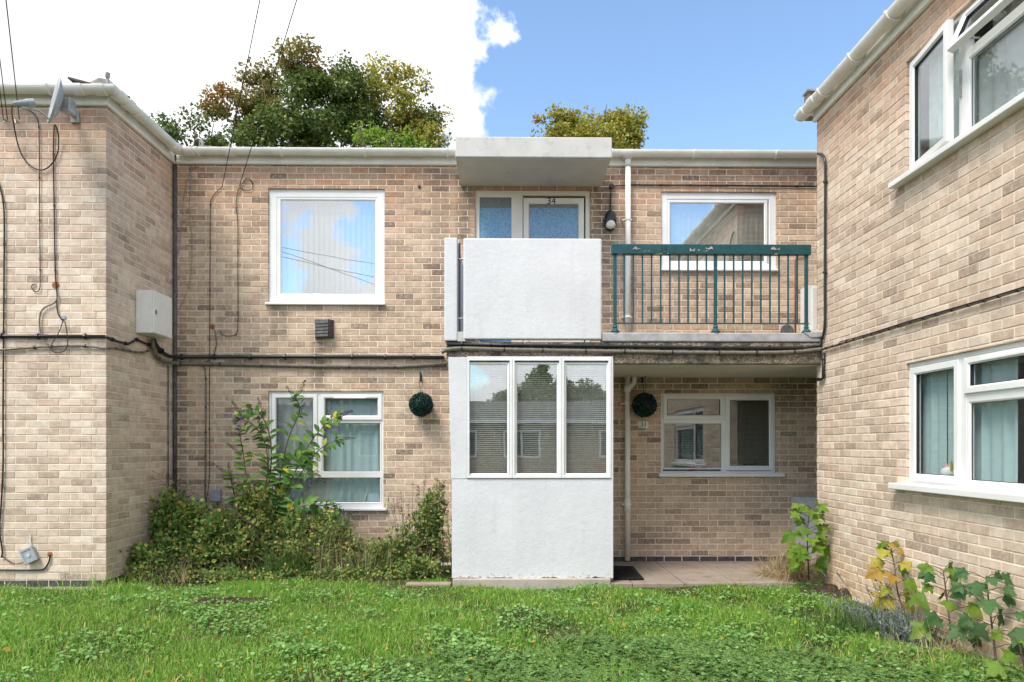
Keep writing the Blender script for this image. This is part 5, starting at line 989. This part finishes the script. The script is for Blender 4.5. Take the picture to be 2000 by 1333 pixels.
# small creeper stems on the corner
for (pts, lab) in (([(346, 610), (372, 560), (377, 470), (368, 420), (374, 345)], 'bare creeper stem climbing the left end of the facade'), ([(344, 520), (356, 440), (358, 380), (372, 335), (377, 328)], 'thin bare creeper at the top left of the facade')):
    mb = MB(); cu = smooth([W(px, py, YB-.008) for px, py in pts], 2); t = thing('creeper', cu[0], lab, 'creeper'); mb.tube(cu, .0035, 5, False)
    for i in range(2, len(cu)):
        for _ in range(2): e = cu[i]+Vector((random.uniform(-.09, .09), 0, random.uniform(-.02, .09))); mb.tube([cu[i], e], .002, 4, False)
    mb.build('stems', M['roof_mortar'], t, fix=False)

# ------------------------------------------------------------------ maple saplings with single leaves, lavender
def maple_leaf(name, mat, j=0):
    rg = random.Random(j+50); curl = rg.uniform(.12, .34); fold = rg.uniform(.06, .16); tw = rg.uniform(-.2, .2)
    ang = [(-2.75, .22), (-2.35, .50), (-2.05, .44), (-1.75, .40), (-1.45, .62), (-1.2, .86), (-1.0, .66), (-.72, .47), (-.5, .66), (-.3, .74), (-.12, .92), (0, 1.04)]
    ang = ang+[(-a, r) for a, r in ang[-2::-1]]; ang = [(a, r*rg.uniform(.93, 1.07)) for a, r in ang]
    def z(x, y): return -curl*(x*x+y*y*.8)+fold*abs(y)+tw*x*y+.05*math.sin(9*y+j)
    V = [(0, 0, 0)]; n = len(ang)
    for f in (.5, 1.):
        for a, r in ang: x, y = f*.64*r*math.cos(a)+.18*f, f*.68*r*math.sin(a); V.append((x, y, z(x, y)))
    F_ = [(0, i, i % n+1) for i in range(1, n)]+[(i, n+i, n+i+1, i+1) for i in range(1, n)]
    me = bpy.data.meshes.new(name); me.from_pydata(V, [], F_); me.materials.append(mat); me.polygons.foreach_set('use_smooth', [True]*len(F_)); return me
def sapling(label, stem, mats, nl, size, seed, spread):
    rg = random.Random(seed); t = thing('maple_sapling', (stem[0][0], stem[0][1], LZ), label, 'sapling', 'maple saplings by the right wing'); cu = smooth(stem, 2); n = len(cu); mb = MB(); mb.tube(cu, [.008*(1-.6*i/n) for i in range(n)], 6); mb.build('stem', M['bark'], t, smooth=True)
    for i in range(nl):
        f = (i+.5)/nl; c = cu[min(n-1, int((.22+.78*f)*n))]; a = i*2.4+rg.uniform(-.4, .4); pl_ = size*rg.uniform(.5, 1.1)*(1.25-.6*f)*spread; d = Vector((math.cos(a), min(.5, math.sin(a))*.8-.15, .35)).normalized(); e = c+d*pl_
        if e.x > XR-.06: e.x = XR-.06-rg.random()*.03
        mb = MB(); mb.tube([c, c.lerp(e, .6)+Vector((0, 0, .01)), e], .0028, 5); mb.build('leaf_stalk', M['bark'], t)
        ax = Vector((d.x, d.y-.2, -.55+rg.uniform(-.2, .25))).normalized(); nr = Vector((rg.uniform(-.35, .35)-.2, -.75, .6)); y_ = nr.cross(ax).normalized(); z_ = ax.cross(y_); s = size*rg.uniform(.7, 1.2)*(1.1-.45*f)
        o = bpy.data.objects.new('leaf', LEAF[mats[i % len(mats)]][rg.randrange(5)]); o.rotation_euler = Matrix((ax, y_, z_)).transposed().to_euler(); o.scale = (s, s, s); place(o, t, e)
LEAF = {m_: [maple_leaf('leaf', M[m_], j) for j in range(5)] for m_ in ('leaf_sapling', 'leaf_sapling_autumn', 'leaf_sapling_dark')}
def rp(px, py, off): v = PX(px, py, XR-off); return v
sapling('bright green maple sapling in front of the meter cabinet', [PZ(1580, 1142, LZ), P(1578, 1090, 7.0), P(1576, 1040, 7.0), P(1582, 992, 7.0)], ['leaf_sapling'], 36, .165, 1, .95)
sapling('yellow and orange maple sapling against the right wing wall', [rp(1770, 1205, .10), rp(1752, 1160, .12), rp(1748, 1110, .10), rp(1738, 1062, .10)], ['leaf_sapling_autumn', 'leaf_sapling_autumn', 'leaf_sapling'], 18, .165, 2, .7)
sapling('dark green maple sapling right of the lavender', [rp(1862, 1280, .16), rp(1855, 1220, .16), rp(1848, 1160, .15), rp(1842, 1115, .14)], ['leaf_sapling_dark', 'leaf_sapling'], 18, .16, 3, 1.1)
sapling('dark green maple sapling near the right edge of the picture', [rp(1945, 1290, .16), rp(1938, 1230, .16), rp(1930, 1170, .15), rp(1926, 1130, .15)], ['leaf_sapling_dark'], 17, .155, 4, 1.1)
sapling('pale green maple sapling cut by the bottom right corner', [rp(2010, 1345, .2), rp(2000, 1300, .22), rp(1990, 1255, .22)], ['leaf_sapling'], 8, .15, 6, .9)
def lavender(label, px, py, n, r, seed):
    v = rp(px, py, .30); v.z = LZ; t = thing('lavender', v, label, 'lavender'); rg = np.random.default_rng(seed); x = rg.normal(v.x, r*.55, n); x = np.minimum(x, XR-.03); y = rg.normal(v.y, r, n); L_ = rg.uniform(.08, .2, n)
    mb = MB(); PP = []; AX = []
    for i in range(n):
        b = np.array([x[i], y[i], LZ]); e = b+np.array([rg.normal()*.05-.03, rg.normal()*.06, L_[i]]); mb.tube([b, e], .002, 4, False); k_ = 16; q = rg.random((k_, 1)); PP.append(b+(e-b)*q); AX.append(norm(rg.normal(size=(k_, 3))*.6+np.array([0, 0, .9])))
    mb.build('stems', M['roof_mortar'], t, fix=False, kind='stuff'); PP = np.concatenate(PP); AX = np.concatenate(AX); V, F_ = leaf_field(PP, AX, rdir(len(PP)), .032, .28); np_mesh('foliage', V, F_, M['lavender'], t, 'stuff')
    for i in range(9):
        b = Vector((v.x+rg.normal()*r*.5, v.y+rg.normal()*r, .1)); e = b+Vector((rg.uniform(-.14, .02), rg.uniform(-.05, .12), .17)); MB().tube([b, e], .0017, 4).build('flower_stalk', M['pot_plant'], t); p = np.array(e)+rg.normal(size=(30, 3))*.004+np.outer(rg.random(30), np.array((e-b).normalized())*.05); V, F_ = leaf_field(p, rdir(30, .4), rdir(30), .011, .8); np_mesh('flower_spike', V, F_, M['flower_purple'] if i < 3 else M['seed_brown'], t)
lavender('silvery blue lavender mound below the yellow sapling', 1765, 1235, 170, .17, 31)
lavender('straggly grey lavender left of the silvery mound', 1690, 1210, 60, .2, 32)

# ------------------------------------------------------------------ topiary balls
def topiary(label, px, py, R0, Y, hook):
    c = P(px, py, Y); t = thing('topiary_ball', c-Vector((0, 0, R0)), label, 'topiary ball', 'hanging topiary balls'); n = 2600; d = rdir(n); pos = np.array(c)+d*(R0*RNG.uniform(.86, .98, (n, 1))); V, F_ = leaf_field(pos, norm(d+RNG.normal(size=(n, 3))*.6), norm(d+RNG.normal(size=(n, 3))*.5), RNG.uniform(.014, .024, n), .9, 'round'); np_mesh('leaves', V, F_, M['topiary'], t, 'stuff')
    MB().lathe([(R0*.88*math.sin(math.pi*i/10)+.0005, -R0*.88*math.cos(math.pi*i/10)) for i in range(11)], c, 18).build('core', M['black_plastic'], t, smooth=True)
    mb = MB()
    for dx in (-.02, .02): mb.tube([c+Vector((dx*.3, 0, R0*.9)), c+Vector((dx, 0, R0+.12)), hook], .0035, 5)
    mb.build('hanging_chain', M['cable_black'], t)
v = P(824, 735, YB); tag(MB().tube([v+Vector((-.012, -.002, .0)), v+Vector((-.012, -.03, .01)), v+Vector((-.005, -.14, .012)), v+Vector((-.005, -.15, .035))], .007, 6).box(v.x-.024, v.x, YB-.012, YB-.001, v.z-.07, v.z+.03).build('hanging_bracket', M['cable_black'], None), 'black hanging bracket above the left topiary ball', 'bracket')
topiary('dark green topiary ball hanging left of the porch', 822.5, 791, .142, YB-.15, v+Vector((-.005, -.14, .02)))
v = P(1256, 738, YB); tag(MB().tube([v+Vector((-.012, -.002, .0)), v+Vector((-.012, -.03, .01)), v+Vector((0, -.14, .012)), v+Vector((0, -.15, .035))], .007, 6).box(v.x-.024, v.x, YB-.012, YB-.001, v.z-.07, v.z+.03).build('hanging_bracket', M['cable_black'], None), 'black hanging bracket under the walkway by the drainpipe', 'bracket')
topiary('dark green topiary ball hanging above the number 31 plate', 1259, 792, .145, YB-.15, v+Vector((0, -.14, .02)))

# ------------------------------------------------------------------ overhead wires
def wire(label, a, px, py, Y):
    b = P(px, py, Y); a = Vector(a); d = b-a; pts = [a+d*s for s in (0, .5, 1., 2., 3.5, 5., 6.5)]
    for i, s in enumerate((0, .5, 1., 2., 3.5, 5., 6.5)): pts[i].z -= .012*s*(6.5-s) if s > 1 else 0
    tag(MB().tube(pts, .0045, 5).build('overhead_wire', M['wire'], None), label, 'wire', 'overhead wires')
wire('overhead wire running to the facade left of the large upper window', P(434, 366, YB-.02), 508, 0, 6.2)
wire('overhead wire running to the wire loop on the facade', P(468, 364, YB-.02), 580, 0, 6.2)
wire('overhead wire rising from the left wing near the dish receiver', P(38, 234, YL-.02), 12, 0, 5.2)
wire('overhead wire at the far left reaching the wall left of the dish', P(15, 235, YL-.02), 0, 118, 6.2)
wire('lowest overhead wire at the left edge of the picture', P(8, 240, YL-.02), -4, 150, 6.3)
for px, py in ((36, 240), (14, 238)):
    v = P(px, py, YL); tag(MB().tube([v+Vector((0, 0, 0)), v+Vector((0, -.05, 0)), v+Vector((.02, -.06, -.04))], .008, 6).build('wire_hook', M['metal_grey'], None), 'metal hook holding the wire left of the dish' if px == 36 else 'metal hook at the far left under the gutter', 'hook')

# ------------------------------------------------------------------ what the windows mirror: bungalow and trees across the green, behind the camera
ot = thing('bungalow', (0, -13, 0), 'brown brick bungalow opposite, seen mirrored in the porch windows', 'building')
mb = MB(); mb.box(-14, 14, -20, -13, -.2, 2.45); mb.build('wall', M['far_brick'], ot)
mb = MB(); mb.add([(-14.4, -12.6, 2.45), (14.4, -12.6, 2.45), (14.4, -16.5, 3.5), (-14.4, -16.5, 3.5), (-14.4, -20.4, 2.45), (14.4, -20.4, 2.45)], [(0,1,2,3),(3,2,5,4),(0,3,4),(1,5,2),(0,4,5,1)]); mb.build('roof', M['roof_tile'], ot)
MB().box(-14.4, 14.4, -12.6, -12.55, 2.36, 2.5).build('fascia', M['upvc'], ot)
OPP = Plane((0, -13, 0), (1, 0, 0), (0, 1, 0))
for x in (-9.2, -5.6, -1.8, .75, 4.6, 8.2):
    mb = MB(); mb.ring(OPP, x-.75, x+.75, 1.0, 2.1, [(0, -.02), (0, .03), (.07, .03), (.07, .0)]); mb.pbox(OPP, x-.04, x+.04, 1.05, 2.05, 0, .028); w = mb.build('window', M['upvc'], ot); MB().pbox(OPP, x-.7, x+.7, 1.05, 2.05, .002, .008).build('pane', M['room_dark'], w)
tree('broadleaf_tree', 'round green tree behind the bungalow, mirrored in the porch glass', (2.2, -23, -.2), 5, [((2.4, -23, 4.1), (1.5, 1.5, 1.5)), ((4.6, -23, 3.8), (1.3, 1.3, 1.1)), ((.5, -23, 3.5), (1.3, 1.3, .9))], ['leaf_dark']*3, .22, .7, .5, 41, 'trees across the green', 4)
tree('broadleaf_tree', 'spreading green tree at the end of the bungalow, mirrored in windows', (-8, -24, -.2), 5, [((-9, -24, 4.4), (2.6, 2.2, 1.6)), ((-6, -24, 3.6), (2.0, 2, 1.0))], ['leaf_dark']*2, .22, .7, .5, 42, 'trees across the green', 4)
